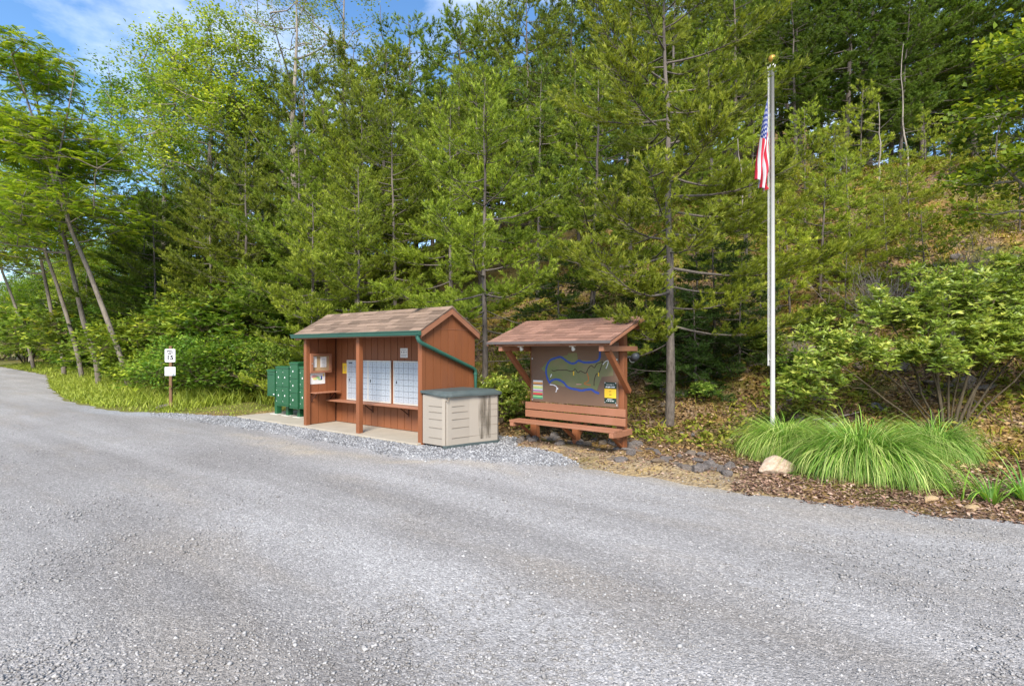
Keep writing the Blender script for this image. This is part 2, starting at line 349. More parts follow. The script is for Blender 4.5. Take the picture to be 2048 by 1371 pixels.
m_alu = plain('silver_locker_metal', (.47, .52, .58), .38, .05, 3, metal=.25, spec=.5, tint=.04)
m_aluf = plain('pale_locker_frame', (.62, .60, .55), .45, .05, 3, metal=.2)
m_black = plain('black_detail', (.012, .012, .013), .5)
m_white = plain('white_paper', (.72, .71, .70), .7, .04, 5)
m_grey = plain('grey_print', (.28, .28, .30), .8)
m_yellow = plain('yellow_card', (.80, .50, .03), .6, .06, 5)
m_cork = plain('tan_cork', (.42, .29, .16), .9, .12, 30)
m_cbu = plain('green_powder_coat', (.014, .085, .034), .38, .07, 4, spec=.5, tint=.06)
m_cbud = plain('green_recess', (.006, .045, .026), .6)
m_tan = plain('tan_plastic', (.315, .275, .23), .55, .05, 2, bmp=.1)
m_tand = plain('tan_plastic_groove', (.21, .17, .13), .7)
m_lid = plain('grey_green_plastic_lid', (.060, .078, .078), .5, .12, 6, bmp=.15, dirt=(.14, .155, .15))
m_stain = None
m_pole = plain('satin_aluminium', (.42, .41, .385), 0.45, .05, 4, metal=.2, spec=.5)
m_gold = plain('weathered_gold', (.55, .30, .06), .35, .12, 8, metal=.6)
m_signw = plain('white_sign_face', (.74, .74, .75), .45, .03, 4)
m_bolt = plain('galvanised_bolt', (.55, .54, .52), .4, metal=.7)
m_post = plain('brown_treated_post', (.17, .095, .050), .85, .15, 8, bmp=.4, stretch=(1, 1, .2))
m_darkg = plain('dark_grey_housing', (.035, .04, .048), .5, .1, 4)
m_glass, nt, bs = newmat('case_glazing')
bs.inputs['Base Color'].default_value = (.9, .9, .88, 1); bs.inputs['Roughness'].default_value = .08
bs.inputs['Transmission Weight'].default_value = 1.0; bs.inputs['IOR'].default_value = 1.05
def paint(name, c, r=.6): return plain(name, c, r, .06, 8)
m_blue = paint('blue_paint', (.035, .075, .33)); m_dkbrown = paint('dark_road_paint', (.06, .032, .02))
m_orange = paint('orange_paint', (.45, .15, .03)); m_pink = paint('pink_paint', (.65, .30, .28))
m_area, nt, bs = newmat('olive_map_paint')
nt.links.new(mixc(nt, ramp(nt, noise(nt, coords(nt), 2.6, 5), [(.4, 0.0), (.62, 1.0)]), (.205, .175, .085), (.150, .180, .060)), bs.inputs['Base Color']); bs.inputs['Roughness'].default_value = .6
m_board = plain('brown_map_board', (.165, .098, .062), .55, .08, 3)
m_dgreen = paint('dark_green_sign', (.012, .035, .025)); m_lgreen = paint('light_green_print', (.25, .50, .22))
m_mag = paint('mauve_print', (.42, .18, .36)); m_crim = paint('red_print', (.58, .07, .07))
m_lyel = paint('pale_yellow_print', (.70, .66, .25)); m_org2 = paint('orange_print', (.75, .35, .12)); m_mgreen = paint('mid_green_print', (.04, .26, .12))
def text_mesh(txt, size, mat, name, parent, loc, rot, ext=.0015, align='CENTER', width=1.0, bold=0.0):
    cu = bpy.data.curves.new('tmp', 'FONT'); cu.body = txt; cu.size = size; cu.align_x = align; cu.align_y = 'CENTER'; cu.extrude = ext; cu.offset = bold
    ob = bpy.data.objects.new('tmp', cu); C.objects.link(ob)
    me = bpy.data.meshes.new_from_object(ob.evaluated_get(bpy.context.evaluated_depsgraph_get()))
    bpy.data.objects.remove(ob); me.name = name; me.materials.clear(); me.materials.append(mat)
    o = link(bpy.data.objects.new(name, me), parent); o.location = loc; o.rotation_euler = rot; o.scale = (width, 1, 1); return o
FACE = (R(90), 0, 0)                                              # text facing -Y
# ------------------------------------------------------------------ concrete pad
p = MB(); p.prism([(-6.35,-.14),(-3.55,-.13),(-.02,-.14),(-.02,1.36),(-6.3,1.36)], 'z', -.1, .035)
tag(p.build('concrete_pad', m_conc, bevel=.012), kind='structure')
# ------------------------------------------------------------------ mail shelter
sh = empty('mail_shelter', (-1.8, .7, 0), 0, 'red brown open fronted mail shelter with shingled gable roof and green gutter', 'shelter')
def sp(mb, name, mats, bevel=.004):
    o = mb.build(name, mats, sh, bevel); o.location = (1.8, -.7, 0); return o
def siding(mb, a0, a1, c, z0, z1, axis, side, top=None, pitch=.203, th=.016, ang=0):
    """vertical grooved plywood siding; axis = the direction it runs along, c = its face"""
    n = max(1, round((a1 - a0) / pitch)); w_ = (a1 - a0) / n
    lo, hi = (c, c + th) if side > 0 else (c - th, c)
    for i in range(n):
        u0, u1 = a0 + i * w_ + .006, a0 + (i + 1) * w_ - .006
        if top is None: t0 = t1 = z1
        else: t0, t1 = top(u0), top(u1)
        pts = [(u0, z0), (u1, z0), (u1, t1), (u0, t0)]
        mid = (u0 + u1) / 2
        if top is not None and u0 < .665 < u1: pts = [(u0, z0), (u1, z0), (u1, t1), (.665, top(.665)), (u0, t0)]
        mb.prism(pts, 'x' if axis == 'y' else 'y', lo, hi, 0, .35 + .3 * random.random())
random.seed(3)
for x in (-.05, -1.77, -3.56):
    b = MB(); b.box(x - .048, x + .048, -.045, .05, .0, 1.905); sp(b, 'post', m_red)
slope = (2.42 - 1.97) / .80
rt = lambda y: 2.36 - slope * abs(y - .665)
for x0, x1, face in ((-.045, -.022, -.022), (-3.585, -3.562, -3.585)):
    b = MB(); b.prism([(.052, .04), (1.40, .04), (1.40, rt(1.40) - .02), (.665, rt(.665) - .02), (.052, rt(.052) - .02)], 'x', x0, x1, 1)
    siding(b, .052, 1.40, face, .04, 0, 'y', 1 if face > -1 else -1, rt)
    if face < -1:
        siding(b, .052, .70, -3.562, .045, 1.93, 'y', 1)
    sp(b, 'side_wall', [m_red, m_groove], 0)
b = MB(); b.box(-3.56, -.046, .735, .76, .04, 2.0, 1); siding(b, -3.54, -.05, .735, .045, 1.95, 'x', -1)
b.box(-3.56, -.046, 1.37, 1.395, .04, 1.9, 0); sp(b, 'back_wall', [m_red, m_groove], 0)
b = MB(); b.box(-.008, .0, .19, 1.40, 2.036, 2.044, 0); sp(b, 'seam_trim', m_redh)
b = MB(); b.box(-3.62, -.0, -.05, .045, 1.907, 1.975); sp(b, 'header_beam', m_redh)
b = MB(); b.box(-3.56, -.046, .05, .735, 1.952, 1.968); sp(b, 'ceiling', m_red)
def shingle_roof(mb, x0, x1, ye, ze, yr, zr, n, tab=.30, th=.012):
    L = math.hypot(yr - ye, zr - ze); dy, dz = (yr - ye) / L, (zr - ze) / L
    nx, nz = (-dz, dy) if dy > 0 else (dz, -dy)
    mb.prism([(ye, ze - .018), (yr, zr - .018), (yr, zr - .002), (ye, ze - .002)] if dy > 0 else [(yr, zr - .018), (ye, ze - .018), (ye, ze - .002), (yr, zr - .002)], 'x', x0 + .01, x1 - .01, 1)
    for i in range(n):
        a, b2 = L * i / n - .012, L * (i + 1) / n + .0
        off = (i * .37 % 1) * tab; x = x0 - off
        while x < x1:
            u0, u1 = max(x0, x + .003), min(x1, x + tab * random.uniform(.75, 1.2)); xn = x + (u1 - x) if u1 < x1 else x1
            if u1 - u0 > .02:
                tt = th * random.uniform(.7, 1.3); j = random.uniform(-.006, .006)
                vs = []
                for (s_, h_) in ((a + j, .0), (a + j, tt), (b2, tt * .35), (b2, -.004)):
                    for u in (u0, u1): vs.append((u, ye + dy * s_ + nx * h_, ze + dz * s_ + nz * h_))
                mb.add(vs, [(0,1,3,2),(2,3,5,4),(4,5,7,6),(0,6,7,1),(0,2,4,6),(1,7,5,3)], 0, random.random())
            x = max(xn, x + .05)
b = MB(); shingle_roof(b, -3.80, .075, -.155, 1.985, .665, 2.445, 7)
for i in range(13):
    x = -3.80 + i * .30
    b.prism([(.56, 2.395), (.665, 2.452), (.77, 2.395), (.77, 2.405), (.665, 2.466), (.56, 2.405)], 'x', x, min(.075, x + .295))
b.prism([(1.485, 1.965), (.665, 2.425), (.665, 2.445), (1.485, 1.985)], 'x', -3.80, .075)
sp(b, 'roof', [m_shingle, m_felt], 0)
for x0, x1 in ((.0, .065), (-3.79, -3.60)):
    b = MB(); b.prism([(-.13, 1.865), (.664, 2.312), (.664, 2.425), (-.13, 1.98)], 'x', x0, x1); sp(b, 'rake_board', m_redh)
    b = MB(); b.prism([(.666, 2.312), (1.465, 1.865), (1.465, 1.975), (.666, 2.425)], 'x', x0, x1); sp(b, 'rake_board', m_redh)
b = MB(); b.box(-3.78, .0, -.135, -.112, 1.89, 1.972); b.box(-3.78, 0, 1.44, 1.465, 1.87, 1.96); sp(b, 'fascia_board', m_redh)
b = MB(); b.prism([(-.139, 1.905), (-.139, 1.982), (-.215, 1.982), (-.205, 1.955), (-.195, 1.925), (-.185, 1.905)], 'x', -3.86, .085)
b.box(-3.86, .085, -.222, -.210, 1.974, 1.986); sp(b, 'gutter', m_gutter, .003)
b = MB(); b.tube([(.03, -.175, 1.90), (.035, -.175, 1.86), (.045, -.16, 1.815), (.05, -.10, 1.775), (.05, -.02, 1.745), (.045, .3, 1.635), (.042, .8, 1.465), (.042, 1.28, 1.30), (.042, 1.345, 1.265), (.042, 1.36, 1.20), (.042, 1.36, .10)], .036, 10)
for k in range(5): b.tube([(.03 + .004 * k, -.175 + .003 * k * k, 1.895 - .022 * k), (.03 + .004 * k, -.175 + .003 * k * k, 1.886 - .022 * k)], .041, 10)
o = sp(b, 'downspout', m_gutter, 0)
for f in o.data.polygons: f.use_smooth = True
b = MB(); b.tube([(.042, 1.36, 1.19), (.042, 1.36, 1.17)], .043, 10); sp(b, 'downspout_strap', m_gutter, 0)
b = MB(); b.box(-3.53, -.06, .43, .716, .525, .550); s1 = sp(b, 'shelf', m_redh)
def bracket(parent, x, y0, y1, z):
    k = MB(); k.bar((x, y1, z - .17), (x, y0, z - .02), .012, .018); k.box(x - .008, x + .008, y0, y1, z - .016, z - .001)
    k.box(x - .008, x + .008, y1 - .012, y1, z - .2, z); return k.build('bracket', m_groove, parent)
for x in (-2.25, -1.15, -.5): bracket(s1, x, .50, .715, .524)
b = MB(); b.box(-3.545, -3.30, .06, .66, .715, .737); s2 = sp(b, 'shelf', m_redh)
for y in (.10, .56):
    k = MB(); k.bar((-3.535, y, .56), (-3.36, y, .70), .018, .012, up=(0, 1, 0)); k.box(-3.545, -3.532, y - .008, y + .008, .52, .714); k.build('bracket', m_groove, s2)
b = MB(); b.box(-.30, -.047, .36, .55, .455, .475); sp(b, 'shelf', m_redh)
# ------------------------------------------------------------------ banks of mail lockers, built as a frame with small locking doors
def lock_door(w_, h_):
    k = MB(); k.box(.004, w_ - .004, -.006, .006, .004, h_ - .004, 0); k.box(.0, w_, .006, .008, .0, h_, 1)
    k.box(w_ * .42, w_ * .56, -.009, -.005, h_ * .47, h_ * .58, 1)
    return k
def bank(x0, x1, z0, z1, units, label):
    t = empty('mailbox_bank', ((x0 + x1) / 2, .70, z0), 0, label, 'mailboxes', 'silver mailbox banks in the shelter')
    ox, fr = (x0 + x1) / 2, .028; hw = (x1 - x0) / 2; H = z1 - z0
    b = MB(); b.box(-hw, hw, -.012, .01, -fr, 0); b.box(-hw, hw, -.012, .01, H, H + fr)
    b.box(-hw - fr, -hw, -.012, .01, -fr, H + fr); b.box(hw, hw + fr, -.012, .01, -fr, H + fr)
    for k in range(1, units): u = -hw + 2 * hw * k / units; b.box(u - .018, u + .018, -.010, .01, 0, H)
    b.build('frame', m_aluf, t, .003)
    b = MB(); b.box(-hw, hw, .004, .016, 0, H); b.build('backing', m_grey, t)
    uw = 2 * hw / units; first = None
    for k in range(units):
        a = -hw + uw * k + (.018 if k else 0); e = -hw + uw * (k + 1) - (.018 if k < units - 1 else 0)
        dw, dh = (e - a) / 5, H / 7
        for i in range(5):
            for j in range(7):
                if first is None or abs(first[1] - dw) > 1e-4:
                    d = lock_door(dw, dh).build('locker_door', [m_alu, m_grey, m_black], t); first = (d, dw)
                else: d = first[0].copy(); C.objects.link(d); d.parent = t
                d.location = (a + dw * i, -.002, dh * j)
        b = MB(); b.box(a + .05, a + .085, -.013, -.006, H * .47, H * .50); b.box(a + .05, a + .085, -.013, -.006, H * .51, H * .535)
        b.build('master_lock', m_black, t)
    return t
t = bank(-3.09, -1.69, .585, 1.405, 2, 'wide silver bank of mail lockers behind the middle post, in two units')
b = MB(); b.box(-.655, -.535, -.011, -.007, .775, .795); b.build('nameplate', m_black, t)
bank(-1.555, -.86, .585, 1.405, 1, 'narrower silver bank of mail lockers nearest the right end of the shelter')
# ------------------------------------------------------------------ notices
def notice(name, label, x0, x1, y, z0, z1, mat, lines=(), cat='notice'):
    t = empty(name, ((x0 + x1) / 2, y, z0), 0, label, cat); hw = (x1 - x0) / 2
    b = MB(); b.box(-hw, hw, -.004, .0, 0, z1 - z0); b.build('sheet', mat, t)
    b = MB()
    for (a, e, f, g) in lines: b.box(-hw + a * 2 * hw, -hw + e * 2 * hw, -.0065, -.004, f * (z1 - z0), g * (z1 - z0))
    if lines: b.build('print', m_grey, t)
    return t
notice('paper_notice', 'small white paper notice high on the back wall above the lockers', -1.40, -1.185, .7175, 1.50, 1.69, m_white,
       [(.15, .85, .80, .86), (.12, .26, .52, .66), (.42, .58, .50, .68), (.74, .86, .54, .66), (.12, .9, .30, .34), (.12, .8, .20, .24), (.12, .85, .10, .13)])
notice('yellow_card', 'yellow card on the back wall left of the mail lockers', -3.30, -3.13, .7175, 1.13, 1.36, m_yellow, [(.45, .55, .25, .75)], 'card')
t = empty('map_poster', (-3.545, .24, .91), R(90), 'white poster with a small coloured map, under the glazed notice case', 'poster')
b = MB(); b.box(-.19, .19, -.004, 0, 0, .255); b.build('sheet', m_white, t)
def splat(cx, cz, rx, rz, mat, nm='map_patch', k=9, y=-.006):
    pts = [(cx + rx * math.cos(a) * random.uniform(.65, 1.1), cz + rz * math.sin(a) * random.uniform(.65, 1.1)) for a in [2 * math.pi * i / k for i in range(k)]]
    b = MB(); b.prism(pts, 'y', y, -.004); return b.build(nm, mat, t)
splat(-.06, .16, .09, .035, m_pink); splat(.01, .14, .06, .03, m_lgreen, y=-.0065); splat(-.05, .115, .07, .03, m_lyel, y=-.007); splat(.10, .13, .022, .055, m_blue); splat(.155, .19, .02, .04, m_yellow); splat(.06, .10, .07, .02, m_lgreen)
t = empty('notice_case', (-3.545, .30, 1.20), R(90), 'shallow red brown glazed notice case with pinned papers on the left wall', 'notice case')
b = MB(); b.box(-.26, .26, -.075, -.0, -.045, .0); b.box(-.26, .26, -.075, 0, .33, .375); b.box(-.26, -.20, -.075, 0, 0, .33); b.box(.215, .26, -.075, 0, 0, .33); b.build('frame', m_redh, t, .003)
b = MB(); b.box(-.20, .215, -.02, -.001, 0, .33); b.build('backing_board', m_cork, t)
b = MB(); b.box(-.19, -.09, -.026, -.021, .075, .31); b.build('paper', m_white, t)
b = MB(); b.box(.0, .15, -.026, -.021, .075, .305); [b.box(.03, .12, -.028, -.026, .1 + .03 * i, .108 + .03 * i, 1) for i in range(6)]; b.build('paper', [m_white, m_grey], t)
b = MB(); b.lathe([(0, 0), (.012, 0), (.012, .012), (0, .014)], 10, 0, (0, 0, 0)); o = b.build('latch', m_bolt, t); o.rotation_euler = (R(90), 0, 0); o.location = (-.23, -.076, .16)
# ------------------------------------------------------------------ green cluster mailboxes
def cbu(x, wd, z0, z1, cols, rows, label, slot=False):
    t = empty('cluster_mailbox', (x, .66, .035), 0, label, 'mailbox', 'green cluster mailboxes beside the shelter'); y0, y1 = -.19, .20
    z0 -= .035; z1 -= .035; hw = wd / 2
    b = MB(); b.box(-hw, hw, y0 + .012, y1, z0, z1 - .05); b.build('cabinet', m_cbu, t, .006)
    b = MB(); b.prism([(y0 - .012, z1 - .055), (y1 + .012, z1 - .055), (y1 + .012, z1 - .02), (y1 - .06, z1), (y0 + .05, z1), (y0 - .012, z1 - .02)], 'x', -hw - .012, hw + .012); b.build('cap', m_cbu, t, .004)
    b = MB(); b.box(-hw - .004, hw + .004, y0 - .008, y1, z0 - .028, z0); b.build('base_rail', m_cbu, t, .004)
    dw, dh = wd / cols, (z1 - .06 - z0) / rows
    for i in range(cols):
        for j in range(rows):
            d = MB(); d.box(-hw + dw * i + .006, -hw + dw * (i + 1) - .006, y0, y0 + .014, z0 + dh * j + .006, z0 + dh * (j + 1) - .006)
            d = d.build('door', m_cbu, t, .003)
            cx, cz = -hw + dw * (i + .42), z0 + dh * (j + .52)
            k = MB()
            if slot: k.box(cx - dw * .32, cx + dw * .42, y0 - .004, y0, cz + dh * .34, cz + dh * .37); 
            else:
                k.box(cx - .014, cx + .014, y0 - .004, y0, cz - .02, cz + .02)
            k.build('slot' if slot else 'number_sticker', m_cbud if slot else m_white, d)
            k = MB()
            for e in (.8, .2) if not slot else (): k.box(-hw + dw * i + .03, -hw + dw * i + .042, y0 - .005, y0, z0 + dh * (j + e) - .008, z0 + dh * (j + e) + .008)
            if slot: k.box(hw - .07, hw - .01, y0 - .004, y0, z0 + .012, z0 + .035)
            k.build('lock', m_white, d)
    b = MB(); b.box(-.055, .055, -.065, .065, .012, z0 - .028); b.build('pedestal', m_cbu, t, .004)
    b = MB(); b.box(-.15, .15, -.13, .13, 0, .012); b.build('base_plate', m_conc if False else m_aluf, t, .002)
    return t
cbu(-5.885, .35, .53, 1.17, 1, 1, 'lowest green mailbox, leftmost of the row, with a mail slot', True)
cbu(-5.37, .57, .31, 1.26, 2, 2, 'broad green cluster mailbox with two columns of parcel doors')
cbu(-4.865, .35, .28, 1.37, 1, 3, 'tallest green cluster mailbox with three stacked doors')
cbu(-4.33, .57, .30, 1.27, 2, 2, 'green cluster mailbox half hidden behind the shelter corner')
# ------------------------------------------------------------------ storage box
t = empty('storage_box', (.30, .45, 0), 0, 'tan plastic outdoor storage box with a grey green lid beside the shelter', 'storage box')
def tr(a): return [(x - .30, y - .45) for x, y in a]
fp = [(.035,-.055), (.50,-.065), (.555,-.05), (.58,-.01), (.60,.05), (.705,.40), (.80,.62), (.915,.92), (.90,.97), (.06,.97)]
b = MB(); b.prism(tr(fp), 'z', .045, .885)
def gline(p0, p1, z):
    p0, p1 = np.array(p0) - (.30, .45), np.array(p1) - (.30, .45)
    b.bar((*p0, z), (*p1, z), .012, .0045, 1)
for z in (.70, .60, .48, .335, .165):
    gline((.19, -.061), (.50, -.0675), z)
for z, e1, e2 in ((.70, .28, .78), (.60, .36, .70), (.48, .42, .64), (.335, .52, .58)):
    A, M_, Bz = np.array((.607, .06)), np.array((.705, .40)), np.array((.915, .92))
    f = lambda s: tuple(A + (M_ - A) * s / .4) if s < .4 else tuple(M_ + (Bz - M_) * (s - .4) / .6)
    gline(f(0), f(min(e1, .39)), z)
    gline(f(max(e2, .41)), f(1), z)
gline((.607, .06), (.705, .40), .165); gline((.705, .40), (.915, .92), .165)
o = b.build('body', [m_tan, m_tand], t, .0)
b = MB(); x, y = .565 - .30, -.05 - .45
b.box(x - .003, x + .006, y - .004, y + .004, .05, .80); b.box(x, x + .05, y, y + .012, .80, .806); b.box(x + .045, x + .052, y + .02, y + .04, .80, .88); b.build('door_seam', m_tand, t)
lp = [(-.0,-.085), (.50,-.10), (.60,-.075), (.66,.02), (.76,.40), (.86,.62), (.965,.93), (.955,1.01), (.03,1.01)]
b = MB(); n = len(lp); L = tr(lp)
def lz(x): return .955 - .055 * sstep(-.1, .45, x)
top = [(x, y, .935 + .02 * (1 - max(0, x + .3)) - (.035 if x > .15 else 0)) for x, y in L]; bot = [(x, y, z - .045) for x, y, z in top]
cen = [(x * .82, y * .86, .958) for x, y in L]
b.add(bot + top + cen, [tuple(range(n))[::-1]] + [(i, (i+1) % n, n + (i+1) % n, n + i) for i in range(n)] + [(n + i, n + (i+1) % n, 2*n + (i+1) % n, 2*n + i) for i in range(n)] + [tuple(range(2*n, 3*n))])
b.build('lid', m_lid, t, .008)
b = MB(); b.prism(tr([(.52,-.075), (.60,-.06), (.625,.04), (.73,.39), (.94,.92), (.92,.99), (.05,.99), (.05,.9), (.5,.9)]), 'z', .0, .05); b.build('base_skid', m_lid, t, .006)
st = plain('damp_streak', (.20, .165, .12), .6, .3, 9)
m_, nt_, bs_ = newmat('damp_streak_faded'); ou = nt_.nodes['Material Output']
al = ramp(nt_, noise(nt_, coords(nt_, (9, 9, 1.0)), 1.6, 5), [(.42, 0.0), (.66, .75)])
bs_.inputs['Base Color'].default_value = (.10, .08, .055, 1); bs_.inputs['Roughness'].default_value = .7; nt_.links.new(al, bs_.inputs['Alpha'])
b = MB(); p0, p1 = np.array((.775, .56)) - (.30, .45), np.array((.865, .79)) - (.30, .45)
b.add([(*p0 + (.004, -.001), .10), (*p1 + (.004, -.001), .10), (*p1 + (.004, -.001), .86), (*p0 + (.004, -.001), .86)], [(0, 1, 2, 3)]); b.build('damp_streak', m_, t)
# ------------------------------------------------------------------ map kiosk with bench
kz = empty('map_kiosk', (2.25, 1.38, 0), R(-3.5), 'red brown timber kiosk with painted trail map, small shingled roof and a bench', 'kiosk')
def kp(mb, name, mats=None, bevel=.004, parent=None): return mb.build(name, mats or m_red, parent or kz, bevel)
for x in (-.865, .865):
    b = MB(); b.box(x - .062, x + .062, -.06, .062, -.1, 1.98); kp(b, 'post')
b = MB(); b.box(-.045, .065, -.05, .05, -.1, .50); kp(b, 'post')
for s in (-1, 1):
    x = s * .965
    b = MB(); b.prism([(-.86, 1.635), (.28, 1.635), (.28, 1.715), (-.86, 1.715)], 'x', x - .038, x + .038); kp(b, 'arm', m_redh)
    b = MB(); b.bar((x, -.66, 1.64), (x, .03, .99), .072, .085, up=(1, 0, 0)); kp(b, 'brace')
    b = MB(); b.prism([(-.56, .33), (-.30, .31), (.09, .305), (.09, .395), (-.56, .395)], 'x', x - .036, x + .036); kp(b, 'bench_arm', m_redh)
    b = MB(); b.bar((s * .885, -.36, .315), (s * .885, -.03, .10), .04, .05, up=(1, 0, 0)); kp(b, 'brace')
b = MB(); b.bar((.01, -.40, .385), (.01, -.055, .16), .05, .055, up=(1, 0, 0)); kp(b, 'brace')
b = MB(); b.bar((.01, .32, .36), (.01, .05, .18), .05, .055, up=(1, 0, 0)); kp(b, 'brace')
b = MB(); b.box(-1.12, 1.06, -.82, -.765, 1.717, 1.79); kp(b, 'eave_beam', m_redh)
b = MB(); b.box(-1.14, 1.10, .10, .16, 1.985, 2.065); kp(b, 'back_beam')
ze, zr, ye, yr = 1.785, 2.195, -.90, .22; sl_ = (zr - ze) / (yr - ye)
for x in (-1.10, -.69, -.22, .28, .76, 1.07):
    b = MB(); f = lambda y, o_: ze + sl_ * (y - ye) + o_
    b.prism([(ye + .03, f(ye + .03, -.065)), (yr - .03, f(yr - .03, -.085)), (yr - .03, f(yr - .03, -.022)), (ye + .03, f(ye + .03, -.022))], 'x', x - .02, x + .02); kp(b, 'rafter')
b = MB(); shingle_roof(b, -1.225, 1.145, ye, ze, yr, zr, 9, .26)
kp(b, 'roof', [m_shingle2, m_felt], 0)
for x0, x1 in ((-1.232, -1.20), (1.122, 1.152)):
    b = MB(); b.prism([(ye - .004, ze - .062), (yr, zr - .07), (yr, zr - .021), (ye - .004, ze - .021)], 'x', x0, x1); kp(b, 'rake_board', m_redh)
b = MB(); b.box(-1.225, 1.145, ye - .022, ye - .008, ze - .035, ze + .006); kp(b, 'drip_edge', m_felt, .002)
pn = MB(); pn.box(-.88, .845, -.092, -.072, .735, 1.775); pn = kp(pn, 'map_board', m_board, .002)
def ribbon(pts, w_, y, m, name='map_line'):
    pts = np.array(pts); q = [pts[0]]
    for i in range(len(pts) - 1):                                  # Catmull-Rom smoothing
        p0, p1, p2, p3 = pts[max(i-1, 0)], pts[i], pts[i+1], pts[min(i+2, len(pts)-1)]
        for s in (.25, .5, .75, 1): q.append(.5 * ((2*p1) + (p2-p0)*s + (2*p0-5*p1+4*p2-p3)*s*s + (3*p1-p0-3*p2+p3)*s**3))
    q = np.array(q); T = unit(np.gradient(q, axis=0)); N = np.stack([-T[:, 1], T[:, 0]], 1)
    wv = w_ * (1 + .12 * np.sin(np.arange(len(q)) * 1.7))[:, None] / 2
    A, B = q + N * wv, q - N * wv; n = len(q)
    vs = [(a[0], y, a[1]) for a in A] + [(a[0], y, a[1]) for a in B]
    vs += [(a[0], -.092, a[1]) for a in A] + [(a[0], -.092, a[1]) for a in B]
    fs = []
    for i in range(n - 1): fs += [(i, i+1, n+i+1, n+i), (i, 2*n+i, 2*n+i+1, i+1), (n+i, n+i+1, 3*n+i+1, 3*n+i)]
    b = MB(); b.add(vs, fs); return kp(b, name, m, 0, pn)
b = MB(); b.prism([(-.657,1.323),(-.551,1.245),(-.486,1.086),(-.18,1.025),(.359,1.02),(.461,.995),(.551,1.217),(.76,1.244),(.749,1.488),(.416,1.473),(.101,1.49),(.077,1.608),(-.093,1.602),(-.106,1.565),(-.447,1.521)], 'y', -.0940, -.092); kp(b, 'map_area', m_area, 0, pn)
ribbon([(.518,1.72),(.518,1.564),(.495,1.494),(.427,1.459),(.301,1.447),(.208,1.45),(.113,1.474),(.053,1.438),(-.02,1.426),(-.106,1.456),(-.18,1.502),(-.255,1.533),(-.357,1.511),(-.447,1.483),(-.505,1.429),(-.545,1.342),(-.551,1.245),(-.519,1.149),(-.473,1.076)], .036, -.0955, m_blue, 'map_river')
ribbon([(-.486,1.075),(-.434,1.12),(-.357,1.144),(-.28,1.137),(-.18,1.093),(-.118,1.033),(-.032,1.001),(.065,.99),(.172,.975),(.254,.994),(.359,1.005),(.427,.968),(.506,.947)], .036, -.0958, m_blue, 'map_river')
ribbon([(-.434,1.302),(-.382,1.287),(-.319,1.305),(-.217,1.307),(-.118,1.31),(-.044,1.291),(.017,1.303),(.047,1.334),(.101,1.274),(.148,1.301),(.208,1.282),(.26,1.274),(.301,1.351),(.359,1.397),(.416,1.363),(.461,1.424),(.529,1.45),(.574,1.471)], .014, -.0964, m_dkbrown, 'map_road')
ribbon([(.574,1.466),(.529,1.346),(.495,1.275),(.45,1.254),(.416,1.163),(.41,1.067)], .014, -.0966, m_dkbrown, 'map_road')
ribbon([(.278,1.269),(.301,1.209),(.301,1.143),(.231,1.105),(.24,1.085),(.347,1.075)], .018, -.0962, m_orange)
ribbon([(.574,1.416),(.618,1.466),(.667,1.482),(.662,1.428),(.629,1.353)], .011, -.0969, m_signw)
ribbon([(-.473,1.049),(-.382,1.042),(-.325,1.003),(-.344,.922)], .014, -.0969, m_signw)
ribbon([(-.434,1.232),(-.46,1.178)], .016, -.0969, m_signw); ribbon([(.071,1.076),(.172,1.08)], .012, -.0969, m_pink)
ribbon([(.017,1.292),(.017,1.225)], .018, -.0971, m_yellow); ribbon([(.495,1.285),(.495,1.226)], .018, -.0971, m_yellow)
b = MB(); b.prism([(-.31 + .014 * math.cos(a), .985 + .018 * math.sin(a)) for a in [math.pi * i / 4 for i in range(8)]], 'y', -.0975, -.092); kp(b, 'map_marker', m_signw, 0, pn)
b = MB()
for x, z in ((-.855, .765), (.822, .775), (-.855, 1.5), (.822, 1.5)): b.box(x - .011, x + .011, -.100, -.092, z - .013, z + .013)
kp(b, 'screw', m_bolt, .002, pn)
t = empty('legend_sign', (2.25, 1.38, 0), R(-3.5), 'narrow legend sign of coloured stripes on the left of the map board', 'sign')
b = MB(); b.box(-.833, -.62, -.100, -.0925, .785, 1.115); b.build('sign_plate', m_grey, t)
b = MB(); z = 1.112
for h_, mi in ((.028,0),(.034,1),(.015,2),(.018,0),(.038,3),(.018,4),(.018,0),(.03,5),(.018,6),(.036,7),(.014,2),(.03,6),(.022,8)):
    b.box(-.829, -.624, -.1035, -.100, z - h_ + .001, z, mi); z -= h_
b.build('stripe_print', [m_white, m_org2, m_dkbrown, m_lyel, m_lgreen, m_mag, m_lgreen, m_crim, m_mgreen], t)
t = empty('lot_sign', (2.25, 1.38, 0), R(-3.5), 'dark green and yellow sign with white lettering on the right of the map board', 'sign')
b = MB(); b.box(.605, .815, -.100, -.0925, .80, 1.135); b.build('sign_plate', m_dgreen, t, .002)
b = MB(); b.box(.606, .814, -.103, -.100, .885, 1.03); b.build('yellow_panel', m_yellow, t)
text_mesh('WELCOME TO', .021, m_white, 'lettering', t, (.71, -.102, 1.098), FACE)
def glyphs(x0, x1, z, h_, seed):
    rr = random.Random(seed); b = MB(); x = x0
    while x < x1 - .006:
        ww = rr.uniform(.007, .011)
        if rr.random() < .1: x += .007; continue
        b.box(x, x + .0028, -.1022, -.100, z - h_/2, z + h_/2); b.box(x + .0028, x + ww, -.1022, -.100, z + rr.choice((-1, 0, 1)) * h_ * .42 - .0017, z + rr.choice((0,)) + rr.choice((-1, 0, 1)) * 0 + .0017 + 0)  if False else b.box(x + .0028, x + ww, -.1022, -.100, z + rr.choice((-.42, 0, .42)) * h_ - .0016, z + h_ * .5)
        x += ww + .0035
    return b
